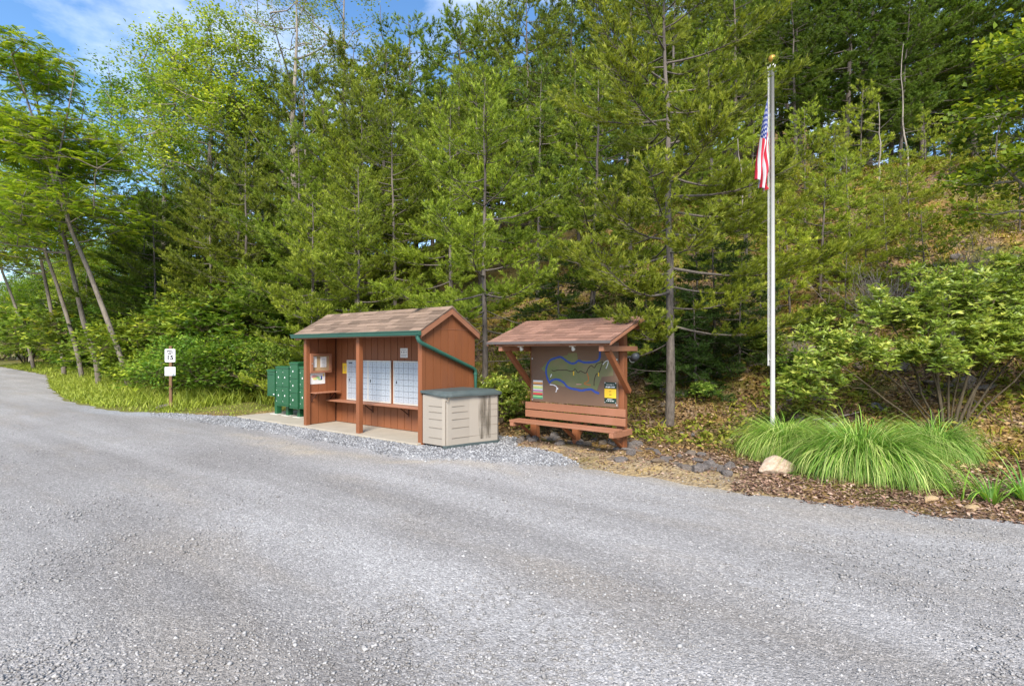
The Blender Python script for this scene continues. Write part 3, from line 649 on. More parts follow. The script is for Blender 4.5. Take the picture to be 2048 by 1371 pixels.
glyphs(.628, .79, 1.058, .026, 1).build('lettering', m_white, t)
glyphs(.66, .75, .862, .012, 2).build('lettering', m_white, t); glyphs(.64, .78, .836, .015, 3).build('lettering', m_white, t)
text_mesh('14', .042, m_black, 'lettering', t, (.71, -.104, .935), FACE); text_mesh('LOT', .022, m_dkbrown, 'lettering', t, (.71, -.104, .99), FACE)
b = MB()
for x in (.614, .806):
    for z in (.81, 1.125): b.box(x - .008, x + .008, -.1025, -.100, z - .008, z + .008)
b.build('corner_screw', m_bolt, t)
for z0, z1 in ((.455, .578), (.598, .722)):
    b = MB(); b.box(-.985, .985, -.135, -.098, z0, z1); kp(b, 'back_board', m_redh)
b = MB(); b.box(-1.035, 1.0, -.54, -.40, .397, .432); b.box(-1.035, 1.0, -.385, -.25, .397, .432); kp(b, 'seat', m_redh)
for x in (-.62, .40):
    k = MB(); k.box(-.05, .05, -.02, .02, -.012, 0); k.tube([(0, 0, -.012), (.0, .01, -.03), (.0, .035, -.055)], [.012, .02, .034], 10)
    o = k.build('spotlight', m_aluf, kz); o.location = (x, -.74, 1.717)
k = MB(); k.lathe([(.0, 0), (.06, 0), (.085, .05), (.09, .13), (.07, .19), (.0, .21)], 14); o = k.build('floodlight', m_darkg, kz, smooth=True); o.location = (.95, .20, 1.50); o.rotation_euler = (R(38), R(62), 0); o.scale = (.72, .72, .9)
k = MB(); k.lathe([(.0, 0), (.07, 0), (.075, .02), (.0, .02)], 14); k.build('lens_ring', m_white, o).location = (0, 0, -.02)
k = MB(); k.tube([(.88, .06, 1.52), (.95, .14, 1.55), (1.04, .235, 1.56)], .014, 6); kp(k, 'lamp_arm', m_darkg, 0)
# ------------------------------------------------------------------ flagpole and flag
FPX, FPY = 5.10, 2.53; fz = hz(FPX, FPY)
t = empty('flagpole', (FPX, FPY, fz), 0, 'tall silver flagpole with a gold ball rising behind the grass clumps', 'flagpole'); HP = 6.06 - fz
b = MB(); b.tube([(0, 0, -.2), (0, 0, HP * .5), (-.005, 0, HP)], [.035, .033, .028], 16, cap=True); b.build('pole', m_pole, t, smooth=True)
b = MB(); b.lathe([(0, 0), (.045, 0), (.05, .02), (.045, .055), (.02, .06), (.0, .06)], 14, 0, (-.005, 0, HP - .01)); b.box(-.075, -.03, -.012, .012, HP, HP + .035); b.build('truck', m_aluf, t, .002)
b = MB(); b.tube([(-.005, 0, HP + .04), (-.005, 0, HP + .1)], .012, 8); b.build('finial_stem', m_gold, t)
b = MB(); b.lathe([(.058 * math.sin(math.pi * i / 12) + 1e-4, -.058 * math.cos(math.pi * i / 12)) for i in range(13)], 18, 0, (-.005, 0, HP + .145)); b.build('ball', m_gold, t, smooth=True)
b = MB(); b.tube([(-.06, -.012, HP), (-.062, -.015, 1.30)], .0045, 5); b.tube([(-.045, .015, HP), (-.047, .012, 1.30)], .0045, 5); b.build('halyard', m_white, t)
b = MB(); b.box(-.06, -.03, -.012, .012, 1.38, 1.40); b.box(-.07, -.055, -.014, .014, 1.30, 1.48); b.build('cleat', m_pole, t, .003)
m_fw = plain('flag_white', (.56, .55, .57), .8, .03, 8); m_fr = plain('flag_red', (.46, .018, .038), .8, .06, 8); m_fb = plain('flag_blue', (.02, .04, .19), .8, .06, 8)
nb, na = 91, 60; bb, aa = np.meshgrid(np.linspace(0, 1, nb), np.linspace(0, 1, na), indexing='ij')
drop = aa * (1.34 * (1 - bb) + .62 * bb) + .05 * np.sin(aa * 5 + bb * 4) * aa
side = -.012 - (.015 + .185 * aa ** .75) * (1 - bb) ** .8 - .02 * np.sin(bb * 9 + aa * 7) * aa * (1 - bb)
fold = .075 * np.sin(bb * 13 + aa * 3.2) * np.minimum(aa * 2.2, 1) + .03 * np.sin(aa * 11 + bb * 5) * aa
side = side + .03 * np.cos(bb * 13 + aa * 3.2) * np.minimum(aa * 2, 1) * (1 - .5 * bb)
wx, wz = side.ravel(), (-.79 * bb - drop).ravel()
V = np.stack([wx * RT[0] + fold.ravel() * FW[0], wx * RT[1] + fold.ravel() * FW[1], wz], 1)
i = (np.arange(nb - 1)[:, None] * na + np.arange(na - 1)).ravel(); F = np.stack([i, i + 1, i + na + 1, i + na], 1)
fb = ((i // na) / (nb - 1) * 13).astype(int); fa = (i % na) / (na - 1)
mi = np.where(fb % 2 == 0, 1, 0); can = (fa < .40) & (fb < 7); mi[can] = 2
row, colm = (i // na), (i % na)
star = can & (row % 5 >= 2) & (row % 5 <= 3) & ((colm + (row // 5 % 2) * 2) % 4 < 2) & (row > 1) & (colm > 0); mi[star] = 0
f = link(bpy.data.objects.new('flag', mesh_np('flag', V, F, [m_fw, m_fr, m_fb], midx=mi, smooth=True))); f.location = (FPX - .045, FPY, 5.60)
f.modifiers.new('Solidify', 'SOLIDIFY').thickness = .002
tag(f, 'limp stars and stripes flag hanging in folds down the flagpole', 'flag')
# ------------------------------------------------------------------ speed limit sign
sx, sy = -9.28, -.50; t = empty('speed_limit_sign', (sx, sy, hz(sx, sy)), YAW - R(-6), 'small white speed limit sign above a second white notice on a brown post', 'sign')
b = MB(); b.box(-.035, .035, -.03, .03, -.2, 1.70); b.build('post', m_post, t, .005)
def rrect(x0, x1, z0, z1, r):
    return [(cx + r * math.cos(a), cz + r * math.sin(a)) for cx, cz, s in ((x1-r, z0+r, -90), (x1-r, z1-r, 0), (x0+r, z1-r, 90), (x0+r, z0+r, 180)) for a in [R(s + 22.5 * i) for i in range(5)]]
b = MB(); b.prism(rrect(-.137, .137, 1.255, 1.62, .03), 'y', -.040, -.032, 0); b.build('border_plate', m_grey, t)
b = MB(); b.prism(rrect(-.132, .132, 1.26, 1.615, .028), 'y', -.042, -.040, 0); b.build('sign_face', m_signw, t)
b = MB()
o_, i_ = rrect(-.118, .118, 1.274, 1.601, .022), rrect(-.110, .110, 1.282, 1.593, .018); n = len(o_)
b.add([(x, -.0436, z) for x, z in o_] + [(x, -.0436, z) for x, z in i_], [(k, (k+1) % n, n + (k+1) % n, n + k) for k in range(n)]); b.build('border_line', m_grey, t)
text_mesh('SPEED', .070, m_black, 'lettering', t, (0, -.0435, 1.553), FACE, bold=.0022); text_mesh('LIMIT', .070, m_black, 'lettering', t, (0, -.0435, 1.490), FACE, bold=.0022)
o = text_mesh('15', .165, m_black, 'lettering', t, (0, -.0435, 1.38), FACE, width=1.15, bold=.007)
b = MB(); b.box(-.137, .137, -.040, -.032, .885, 1.125); b.build('notice_plate', m_signw, t, .002)
b = MB()
for z, x0, x1 in ((1.085, -.12, .12), (1.03, -.11, .11), (.97, -.025, .035), (.92, -.1, .1)):
    rr = random.Random(z); x = x0
    while x < x1:
        if rr.random() > .14: b.box(x, x + .004, -.0420, -.040, z - .013, z + .013); b.box(x + .004, x + .011, -.0420, -.040, z + rr.choice((-.013, -.002, .008)), z + .013)
        x += .016
b.build('lettering', m_grey, t)

# ------------------------------------------------------------------ vegetation materials
m_pine = leafmat('pine_needles', (.105, .165, .016), (.385, .475, .050), (.88, .92, .20), trans=.46, hue=.016)
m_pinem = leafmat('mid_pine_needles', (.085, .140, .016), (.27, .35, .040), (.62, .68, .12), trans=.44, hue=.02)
m_pine_shade = leafmat('shaded_pine_needles', (.065, .125, .016), (.170, .245, .028), (.33, .41, .045), trans=.40, hue=.02)  # deeper green: the shade of the back wood is put into this needle colour
m_sap = leafmat('young_pine_needles', (.16, .215, .022), (.42, .49, .050), (.80, .82, .16), trans=.42, hue=.03)
m_hem = leafmat('hemlock_fronds', (.030, .070, .012), (.080, .150, .024), (.16, .26, .04), trans=.25, hue=.02)
m_broad = leafmat('broad_leaves', (.115, .205, .016), (.26, .38, .032), (.48, .56, .05), trans=.40, hue=.025)
m_bush = leafmat('bush_leaves', (.070, .145, .014), (.175, .285, .026), (.34, .43, .04), trans=.38, hue=.03)
m_locust = leafmat('locust_leaflets', (.12, .225, .014), (.30, .43, .026), (.52, .60, .04), trans=.42, hue=.02)
m_shrub = leafmat('shrub_leaves', (.15, .27, .034), (.38, .53, .070), (.64, .74, .15), trans=.38, hue=.02, spec=.45, rough=.45)
m_grassb = leafmat('fountain_grass', (.060, .17, .018), (.28, .49, .060), (.66, .74, .24), trans=.32, hue=.01, spec=.35)
m_tgrass = leafmat('verge_grass', (.15, .205, .022), (.40, .46, .060), (.66, .64, .19), trans=.34, hue=.01)
m_sgrass = leafmat('slope_grass_blades', (.17, .18, .018), (.38, .36, .035), (.58, .42, .10), trans=.34, hue=.01)
m_weed = leafmat('ground_weeds', (.075, .11, .012), (.22, .25, .025), (.38, .33, .07), trans=.3, hue=.02)
m_dryt = barkmat('dry_twigs', (.17, .14, .12), (.30, .26, .235))
m_bark = barkmat('pine_bark', (.050, .039, .031), (.15, .125, .105))
m_barkl = barkmat('grey_bark', (.13, .105, .085), (.30, .26, .215))
m_barkg = barkmat('brown_grey_bark', (.075, .060, .046), (.19, .16, .125))
m_barkd = barkmat('shrub_stem_bark', (.035, .026, .014), (.10, .075, .042))
m_barks = barkmat('shrub_bark', (.060, .044, .022), (.14, .105, .060))
# ------------------------------------------------------------------ foliage generators
def tufts(P, A, rng, K, L, wd, seg, spread=(.45, 1.1), tint=None, young=None):
    """short shoots: K thin needles set along a piece of twig of length seg, pointing forward and out"""
    n = len(P); u = rng.uniform(0, 1, (n, K)); ax = unit(A)
    r = rng.normal(size=(n, K, 3)); r -= (r * ax[:, None]).sum(-1, keepdims=True) * ax[:, None]; r = unit(r)
    th = rng.uniform(*spread, (n, K))[..., None] * (1 - .45 * u[..., None])
    d = ax[:, None] * np.cos(th) + r * np.sin(th)
    b = P[:, None] + ax[:, None] * (u * np.reshape(seg, (-1, 1)))[..., None]
    nrm = unit(P * [1, 1, .0]) * .75 + [0, 0, .55]; s = unit(np.cross(d, nrm[:, None] + rng.normal(0, .45, d.shape))) * wd * .5
    ln = (L * rng.uniform(.7, 1.2, (n, K)))[..., None]
    V = np.stack([b - s, b + s, b + d * ln], 2).reshape(-1, 3)
    F = np.arange(len(V)).reshape(-1, 3)
    t = np.repeat(np.clip((tint if tint is not None else rng.uniform(0, 1, n)) + 0, 0, 1), K * 3)
    y = np.clip((young if young is not None else np.zeros(n))[:, None] * (.35 + .65 * u), 0, 1); y = np.repeat(y.ravel(), 3)
    return V, F, {'tint': t, 'young': y}
def leaves(P, D, N, ln, wd, rng, tint, young, fold=.18):
    """folded diamond leaves: base, two edges, tip"""
    D = unit(D); S = unit(np.cross(D, N)); N = unit(np.cross(S, D)); ln = np.reshape(ln, (-1, 1)); wd = np.reshape(wd, (-1, 1))
    m = P + D * ln * .45 + N * wd * fold
    V = np.stack([P, m + S * wd * .5, P + D * ln - N * ln * .08, m - S * wd * .5], 1).reshape(-1, 3)
    return V, np.arange(len(V)).reshape(-1, 4), {'tint': np.repeat(np.clip(tint, 0, 1), 4), 'young': np.repeat(np.clip(young, 0, 1), 4)}
def branch_path(p0, az, el, L, rng, n=7, up=.16, sag=.06, wig=.05):
    s = np.linspace(0, 1, n); a = az + np.cumsum(rng.normal(0, wig, n)) * .6
    st = L / (n - 1)
    x = p0[0] + np.concatenate([[0], np.cumsum(np.cos(a[1:]) * math.cos(el) * st)])
    y = p0[1] + np.concatenate([[0], np.cumsum(np.sin(a[1:]) * math.cos(el) * st)])
    z = p0[2] + L * (math.sin(el) * s - sag * np.sin(s * 3.1) + up * s ** 2.4)
    return np.stack([x, y, z], 1)
def lerp_path(P, s):
    f = s * (len(P) - 1); i = min(int(f), len(P) - 2); f -= i
    return P[i] * (1 - f) + P[i + 1] * f, unit(P[i + 1] - P[i])
def pine(seed, H, Rc, cb, nbr, mat, K=13, tl=.075, tw=.012, dens=1.0, dead=10, conic=.8, bark=None, elr=(-.12, .55), flat=.5, lean=.03, r0=None, upturn=.16, yng=.75):
    rng = np.random.default_rng(seed); W = Wood()
    k = 15; z = np.linspace(-.35, H, k); la = rng.uniform(0, 6.28)
    cx = np.cumsum(rng.normal(0, .012, k)) * H * .16 + lean * z * math.cos(la); cy = np.cumsum(rng.normal(0, .012, k)) * H * .16 + lean * z * math.sin(la)
    cx -= cx[1]; cy -= cy[1]; T = np.stack([cx, cy, z], 1); r0 = r0 or .0082 * H + .012
    W.add(T, r0 * 1.06, .008, 9, 1.0)
    SP, SA, SS, ST, SY = [], [], [], [], []
    for i in range(nbr):
        tt = ((i + rng.uniform(0, 1)) / nbr) ** .92; t = cb + (1 - cb) * tt * .985
        p0 = lerp_path(T, (t * H + .35) / (H + .35))[0]
        prof = (1 - tt) ** conic * (.62 + .38 * min(1, tt * 5)) + .05
        L = Rc * prof * rng.uniform(.62, 1.2); az = i * 2.4 + rng.normal(0, .5)
        el = elr[0] + (elr[1] - elr[0]) * tt ** 1.6 + rng.normal(0, .10)
        B = branch_path(p0, az, el, L, rng, 7, upturn, .05, .09); W.add(B, .007 + .008 * L, .003, 5)
        bt = rng.uniform(.15, .85)
        nt_ = max(5, int(L * 13 * dens)); ss = np.sort(1 - .74 * rng.uniform(0, 1, nt_) ** 1.25); ss[-1] = 1.0
        for j, s in enumerate(ss):
            q, d = lerp_path(B, min(s, .999)); side = (1 if j % 2 else -1) * rng.uniform(.45, 1.15) if s < .97 else 0
            tl_ = (.15 + .30 * L * (1 - s * .75)) * rng.uniform(.6, 1.2); h = math.atan2(d[1], d[0]) + side
            e2 = math.asin(np.clip(d[2], -1, 1)) * .5 + rng.uniform(-.06, .24)
            Q = branch_path(q, h, e2, tl_, rng, 4, .22, .03, .12); W.add(Q, .0055, .0025, 3)
            m = max(3, int(tl_ / .052 * dens)); us = rng.uniform(.15, 1.0, m); us[-1] = 1
            for u in us:
                w_, dd = lerp_path(Q, min(u, .999)); tip = u > .8
                a = dd + rng.normal(0, .42, 3) + np.array([0, 0, .38 if tip else .18]); a[2] = abs(a[2]) * (1 - flat) + a[2] * flat
                off = rng.normal(0, .03, 3) * [1, 1, .5] * (0 if u == 1 else 1)
                SP.append(w_ + off); SA.append(a); SS.append(rng.uniform(.05, .13)); ST.append(bt * .45 + rng.uniform(0, .55)); SY.append((.55 + .45 * s) * rng.uniform(.3, 1.0) * yng if tip else rng.uniform(0, .35) * yng)
    for i in range(dead):
        zz = rng.uniform(.08, max(cb, .12) + .12) * H; p0 = lerp_path(T, (zz + .35) / (H + .35))[0]; L = rng.uniform(.3, .75) * Rc
        B = branch_path(p0, rng.uniform(0, 6.28), rng.uniform(-.25, .2), L, rng, 6, -.05, .05, .2); W.add(B, .012, .003, 4)
        for j in range(3):
            q, d = lerp_path(B, rng.uniform(.3, .9)); W.add(branch_path(q, math.atan2(d[1], d[0]) + rng.normal(0, .7), rng.uniform(-.4, .3), L * .4, rng, 4, 0, .1, .25), .006, .002, 3)
    V, F, A = tufts(np.array(SP), np.array(SA), rng, K, tl, tw, np.array(SS), tint=np.array(ST), young=np.array(SY))
    return W.mesh('pine_trunk', bark or m_bark), mesh_np('pine_crown', V, F, mat, A)
def leafcloud(rng, cl, radius, nl, ln, wd, flat, mat, upw=.7, compound=False, whorl=False, tbias=0.0):
    """leaves on short twigs round cluster centres cl (n,3); returns crown arrays and twig paths"""
    tw = []; P, D, N, T, Y, LN, WD = [], [], [], [], [], [], []
    for c in cl:
        ct = rng.uniform(.0, .75) + tbias; rr = radius * rng.uniform(.7, 1.3)
        for k in range(nl):
            az = rng.uniform(0, 6.28); el = rng.normal(.15, .5); l = rr * rng.uniform(.5, 1.15)
            d = np.array([math.cos(az) * math.cos(el), math.sin(az) * math.cos(el), math.sin(el) * flat + .08])
            e = c + d * l; tw.append(np.stack([c, c + d * l * .5 + [0, 0, .05 * l], e]))
            if compound:
                for q in range(3):
                    ra = unit(d + rng.normal(0, .55, 3) * [1, 1, .5]); b = c + d * l * rng.uniform(.45, 1)
                    nn = 15; s = np.linspace(.1, 1, nn)[:, None] * .26; pts = b + ra * s + np.array([0, 0, -1]) * (s / .26) ** 2 * .07
                    sd = unit(np.cross(ra, [0, 0, 1])) * np.where(np.arange(nn) % 2, 1, -1)[:, None]
                    P.append(pts); D.append(sd + ra * .35 + [0, 0, -.25]); N.append(np.tile(unit(np.array([0, 0, 1.]) + rng.normal(0, .3, 3)), (nn, 1)))
                    T.append(np.full(nn, ct * .55 + rng.uniform(0, .45))); Y.append(np.full(nn, rng.uniform(0, 1) ** 2)); LN.append(np.full(nn, ln)); WD.append(np.full(nn, wd))
            else:
                nn = 7 if whorl else 6
                for q in range(2):
                    b = e if q == 0 else c + d * l * rng.uniform(.3, .8)
                    if whorl:
                        a0 = rng.uniform(0, 6.28, nn); dd = np.stack([np.cos(a0), np.sin(a0), rng.uniform(-.25, .75, nn)], 1) + d * .5; pts = np.tile(b, (nn, 1)) + d * rng.uniform(-.04, .02, (nn, 1))
                    else:
                        dd = d + rng.normal(0, .75, (nn, 3)) * [1, 1, .6]; pts = b + rng.normal(0, .055, (nn, 3)) * (rr / .3)
                    P.append(pts); D.append(dd); N.append(unit(rng.normal(0, 1 - upw, (nn, 3)) + [0, -.35, upw]))
                    T.append(np.clip(ct * .6 + rng.uniform(0, .4, nn), 0, 1)); Y.append(np.full(nn, (rng.uniform(0, 1) if q == 0 else .15) ** 1.5)); LN.append(ln * rng.uniform(.65, 1.2, nn)); WD.append(wd * rng.uniform(.75, 1.2, nn))
    V, F, A = leaves(np.concatenate(P), np.concatenate(D), np.concatenate(N), np.concatenate(LN), np.concatenate(WD), rng, np.concatenate(T), np.concatenate(Y))
    return (V, F, A), tw
def broadleaf(seed, stems, ells, ncl, mat, bark, radius=.5, nl=9, ln=.11, wd=.06, flat=.45, r0=.12, compound=False, whorl=False, shell=.35, names=('tree_trunk', 'tree_crown'), upw=.7, twr=.006):
    """stems: list of (path, r0, r1); ells: crown ellipsoids (cx,cy,cz,rx,ry,rz)"""
    rng = np.random.default_rng(seed); W = Wood()
    for pth, a, b in stems: W.add(pth, a, b, 8, 1.0)
    vol = np.array([e[3] * e[4] * e[5] for e in ells]) ** .7; pick = rng.choice(len(ells), ncl, p=vol / vol.sum()); cl = []
    nodes = np.concatenate([np.array([lerp_path(np.asarray(p, float), s)[0] for s in np.linspace(.3, .999, 14)]) for p, _, _ in stems])
    for k in pick:
        e = ells[k]; d = unit(rng.normal(size=3)); d[2] = d[2] if d[2] > -.5 else -d[2]
        c = np.array(e[:3]) + d * np.array(e[3:]) * rng.uniform(shell, 1) ** .6; cl.append(c)
    cl = np.array(cl)
    for c in cl:
        dist = np.linalg.norm(nodes - c, axis=1) + np.maximum(0, nodes[:, 2] - c[2] + .1) * 1.5; q = nodes[dist.argmin()]
        mid = (q + c) / 2 + rng.normal(0, .07, 3) * np.linalg.norm(c - q); mid[2] -= .05 * np.linalg.norm(c - q)
        L = np.linalg.norm(c - q); s = np.linspace(0, 1, 6)[:, None]; B = q * (1 - s) ** 2 + 2 * mid * s * (1 - s) + c * s * s
        B[1:-1] += rng.normal(0, .02, (4, 3)) * L; W.add(B, min(.008 + .013 * L, .06) * (r0 / .12), twr, 5)
        if len(nodes) < 400: nodes = np.concatenate([nodes, B[3:5]])
    (V, F, A), tw = leafcloud(rng, cl, radius, nl, ln, wd, flat, mat, upw, compound, whorl)
    for t in tw: W.add(t, twr * .9, .002, 3)
    return W.mesh(names[0], bark), mesh_np(names[1], V, F, mat, A)
def plant(kind, loc, rz, s, meshes, label, cat, group=None, parts=('trunk', 'crown'), tilt=(0, 0)):
    t = empty(kind, loc, 0, label, cat, group); t.rotation_euler = (tilt[0], tilt[1], rz); t.scale = (s, s, s) if isinstance(s, (int, float)) else s
    for nm, me in zip(parts, meshes): link(bpy.data.objects.new(nm, me), t)
    return t
def put(kind, px, d, Ht, rz, proto, label, cat, group=None, sxy=1.0, parts=('trunk', 'crown'), sink=.0, tilt=(0, 0)):
    x, y = at(px, d); s = Ht / proto[2]
    if x < -7.5: y = max(y, float(edge(x)) + (3.3 if kind == 'bush' else 1.3 if kind == 'locust_tree' else 5.0) * (1 + .3 * math.sin(px)))
    return plant(kind, (x, y, hz(x, y) - sink), rz, (s * sxy, s * sxy, s), proto[:2], label, cat, group, parts, tilt)
rng0 = random.Random(4)
# prototypes: (trunk mesh, crown mesh, nominal height)
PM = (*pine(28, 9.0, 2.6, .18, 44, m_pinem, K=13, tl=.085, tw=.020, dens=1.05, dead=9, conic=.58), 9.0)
PA = (*pine(21, 8.0, 2.7, .24, 38, m_pine, K=14, tl=.075, tw=.017, dens=1.15, dead=12, conic=.60), 8.0)
PB = (*pine(22, 9.2, 2.8, .16, 62, m_pine, K=14, tl=.075, tw=.017, dens=1.15, dead=1, conic=.55), 9.2)
PC = (*pine(23, 7.0, 2.2, .18, 36, m_pine, K=14, tl=.075, tw=.017, dens=1.2, dead=10, conic=.7), 7.0)
PS = (*pine(24, 5.5, 1.9, .07, 38, m_pine, K=15, tl=.07, tw=.016, dens=1.3, dead=3, conic=.75), 5.5)
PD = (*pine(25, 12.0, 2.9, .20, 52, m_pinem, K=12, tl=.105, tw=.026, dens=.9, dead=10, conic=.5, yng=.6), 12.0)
PE = (*pine(26, 12.0, 3.2, .32, 44, m_pine_shade, K=12, tl=.115, tw=.027, dens=.9, dead=12, conic=.40, yng=.4), 12.0)
PF = (*pine(27, 12.0, 3.0, .15, 54, m_pine_shade, K=12, tl=.115, tw=.027, dens=.9, dead=6, conic=.50, yng=.5, upturn=.08), 12.0)
Y1 = (*pine(31, 2.6, .95, .05, 24, m_sap, K=13, tl=.08, tw=.015, dens=1.3, dead=0, conic=.65, r0=.03), 2.6)
Y2 = (*pine(32, 2.2, .80, .08, 20, m_sap, K=13, tl=.08, tw=.015, dens=1.2, dead=1, conic=.75, r0=.025), 2.2)
HM = (*pine(33, 4.2, 1.6, .03, 46, m_hem, K=13, tl=.065, tw=.017, dens=1.25, dead=3, conic=.6, elr=(-.35, .2), upturn=-.08, flat=1.0, r0=.05), 4.2)
GL = 'layered green pines in the wood behind the mail shelter'
# --- pines one can tell apart
put('pine_tree', 968, 11.6, 7.7, .6, PA, 'pine with a bare grey trunk rising between the shelter roof and the kiosk', 'pine tree')
put('pine_tree', 1340, 9.7, 9.6, 2.2, PB, 'large yellow green pine behind the right end of the kiosk, left of the flagpole', 'pine tree')
put('pine_tree', 718, 14.2, 6.7, 1.2, PC, 'slender pine with a pale straight trunk above the left half of the shelter roof', 'pine tree')
put('pine_tree', 622, 14.0, 5.9, 3.9, PS, 'bushy bright pine with boughs down to the left end of the shelter roof', 'pine tree')
put('pine_tree', 898, 15.5, 8.2, 4.1, PC, 'thin trunked pine standing behind the shelter gable', 'pine tree')
put('pine_tree', 505, 15.0, 7.4, .2, PA, 'pine with long layered boughs over the green mailboxes', 'pine tree')
put('pine_tree', 378, 15.6, 7.0, 5.0, PB, 'pine with drooping lower boughs behind the speed limit sign', 'pine tree', sxy=1.05)
put('pine_tree', 1180, 13.0, 7.6, 2.7, PC, 'pine on the slope just behind the middle of the kiosk roof', 'pine tree', sxy=1.1)
put('pine_tree', 792, 18.0, 9.0, 1.9, PB, 'tall bright pine behind the middle of the shelter roof', 'pine tree')
# --- second and third rows: nothing tells these apart
for i, (px, d, h) in enumerate(((440,19,9.5),(330,19.5,8.2),(560,18.5,9.5),(655,19,10),(1075,18,8.5),(960,20.5,9.5),(1260,17.5,7.5),(1430,18.5,7.6),(870,20.5,9.5),(730,20.5,10.5),(275,22,8.5),(1160,20.5,8.6))):
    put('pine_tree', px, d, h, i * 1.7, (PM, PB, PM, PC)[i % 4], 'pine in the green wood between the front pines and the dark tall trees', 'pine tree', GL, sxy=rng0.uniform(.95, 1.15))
for i, (px, d, h) in enumerate(((470,25,12.5),(545,27,14),(620,24,13),(690,28,14.5),(760,25,13),(830,27,14),(905,24.5,13),(985,27,14),(1060,24,13),(1130,27,13.5),(1200,25,13),(1265,28,14),(1335,23,11.5),(1400,26,12.5),(1470,24,11.5),(1530,27.5,13),(590,33,16),(780,34,15),(960,34,15),(1100,33,14),(1310,34,14),(1450,33,13))):
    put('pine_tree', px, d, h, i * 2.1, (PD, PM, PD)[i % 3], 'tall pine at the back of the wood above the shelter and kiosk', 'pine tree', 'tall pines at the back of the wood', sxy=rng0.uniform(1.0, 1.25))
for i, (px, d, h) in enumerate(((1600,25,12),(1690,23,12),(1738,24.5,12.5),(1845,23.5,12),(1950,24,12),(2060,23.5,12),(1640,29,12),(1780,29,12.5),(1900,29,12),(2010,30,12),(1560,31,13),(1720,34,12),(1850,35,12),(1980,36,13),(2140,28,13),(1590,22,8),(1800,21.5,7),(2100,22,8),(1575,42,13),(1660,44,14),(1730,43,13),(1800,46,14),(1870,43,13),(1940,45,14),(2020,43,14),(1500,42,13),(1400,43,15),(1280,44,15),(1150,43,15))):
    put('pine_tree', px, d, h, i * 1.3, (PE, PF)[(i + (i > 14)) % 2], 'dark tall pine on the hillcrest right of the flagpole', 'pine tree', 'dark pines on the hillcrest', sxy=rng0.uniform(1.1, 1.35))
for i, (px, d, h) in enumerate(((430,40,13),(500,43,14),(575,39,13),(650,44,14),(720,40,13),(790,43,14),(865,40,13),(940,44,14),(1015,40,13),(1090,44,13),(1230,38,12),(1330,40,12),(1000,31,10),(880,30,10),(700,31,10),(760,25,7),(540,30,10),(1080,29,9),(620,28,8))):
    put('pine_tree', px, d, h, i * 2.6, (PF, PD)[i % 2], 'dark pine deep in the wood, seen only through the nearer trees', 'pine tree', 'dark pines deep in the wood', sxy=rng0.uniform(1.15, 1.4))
# --- dark conifers low down and along the bend
put('hemlock', 1432, 11.6, 3.3, .5, HM, 'dark green drooping conifer between the kiosk and the flagpole', 'conifer', sxy=1.1)
put('hemlock', 1118, 12.6, 3.3, 2.0, HM, 'dark green conifer on the slope behind the left end of the kiosk roof', 'conifer', sxy=1.2)
put('hemlock', 1345, 11.2, 2.2, 3.0, HM, 'low dark conifer behind the right kiosk post', 'conifer', sxy=1.2)
put('hemlock', 1392, 10.7, 2.3, 1.1, HM, 'low feathery dark conifer just right of the large pine trunk', 'conifer', sxy=1.15)
put('hemlock', 1478, 11.0, 2.5, 4.2, HM, 'dark feathery conifer just left of the flagpole', 'conifer', sxy=1.05)
put('hemlock', 1292, 11.9, 2.6, 5.2, HM, 'dark conifer directly behind the map board', 'conifer', sxy=1.15)
put('pine_tree', 172, 22, 10.0, 1.0, PF, 'dark pine with a bare lower trunk beside the road bend', 'pine tree', sxy=1.15)
for i, (px, d, h) in enumerate(((95,27,9),(20,33,9),(230,26,10),(300,25,9),(-60,30,10))):
    put('pine_tree', px, d, h, i * 1.9, PF, 'dark pine in the shade behind the leaning locusts at the road bend', 'pine tree', 'dark pines at the road bend', sxy=1.2)
# --- saplings on the open slope
gs = 'young pines on the open slope'
for i, (px, d, h) in enumerate(((1640,13.6,2.7),(1580,13.0,2.0),(1700,15.5,2.6),(1610,16.5,2.4),(1820,15,2.0),(1490,14.6,2.9),(1545,17.5,2.6),(1670,18.8,2.4),(1730,13.2,1.7),(1450,16.5,2.8),(1850,12.6,1.6),(1520,12.4,1.5),(1610,20.3,3.2),(1720,20.8,3.2),(1500,20,3.4),(2040,13.5,1.9),(1395,14,2.4),(1560,15.2,2.2),(1775,14.1,1.8),(1690,12.2,1.4),(1800,17.2,1.6),(1900,18.6,1.5),(1980,17.5,1.6),(1850,20,1.8),(1955,15.2,1.3))):
    put('young_pine', px, d, h * 1.12, i * 2.3, (Y1, Y2)[i % 2], 'young yellow green pine on the open slope right of the kiosk', 'young pine', gs, sxy=rng0.uniform(.95, 1.3))
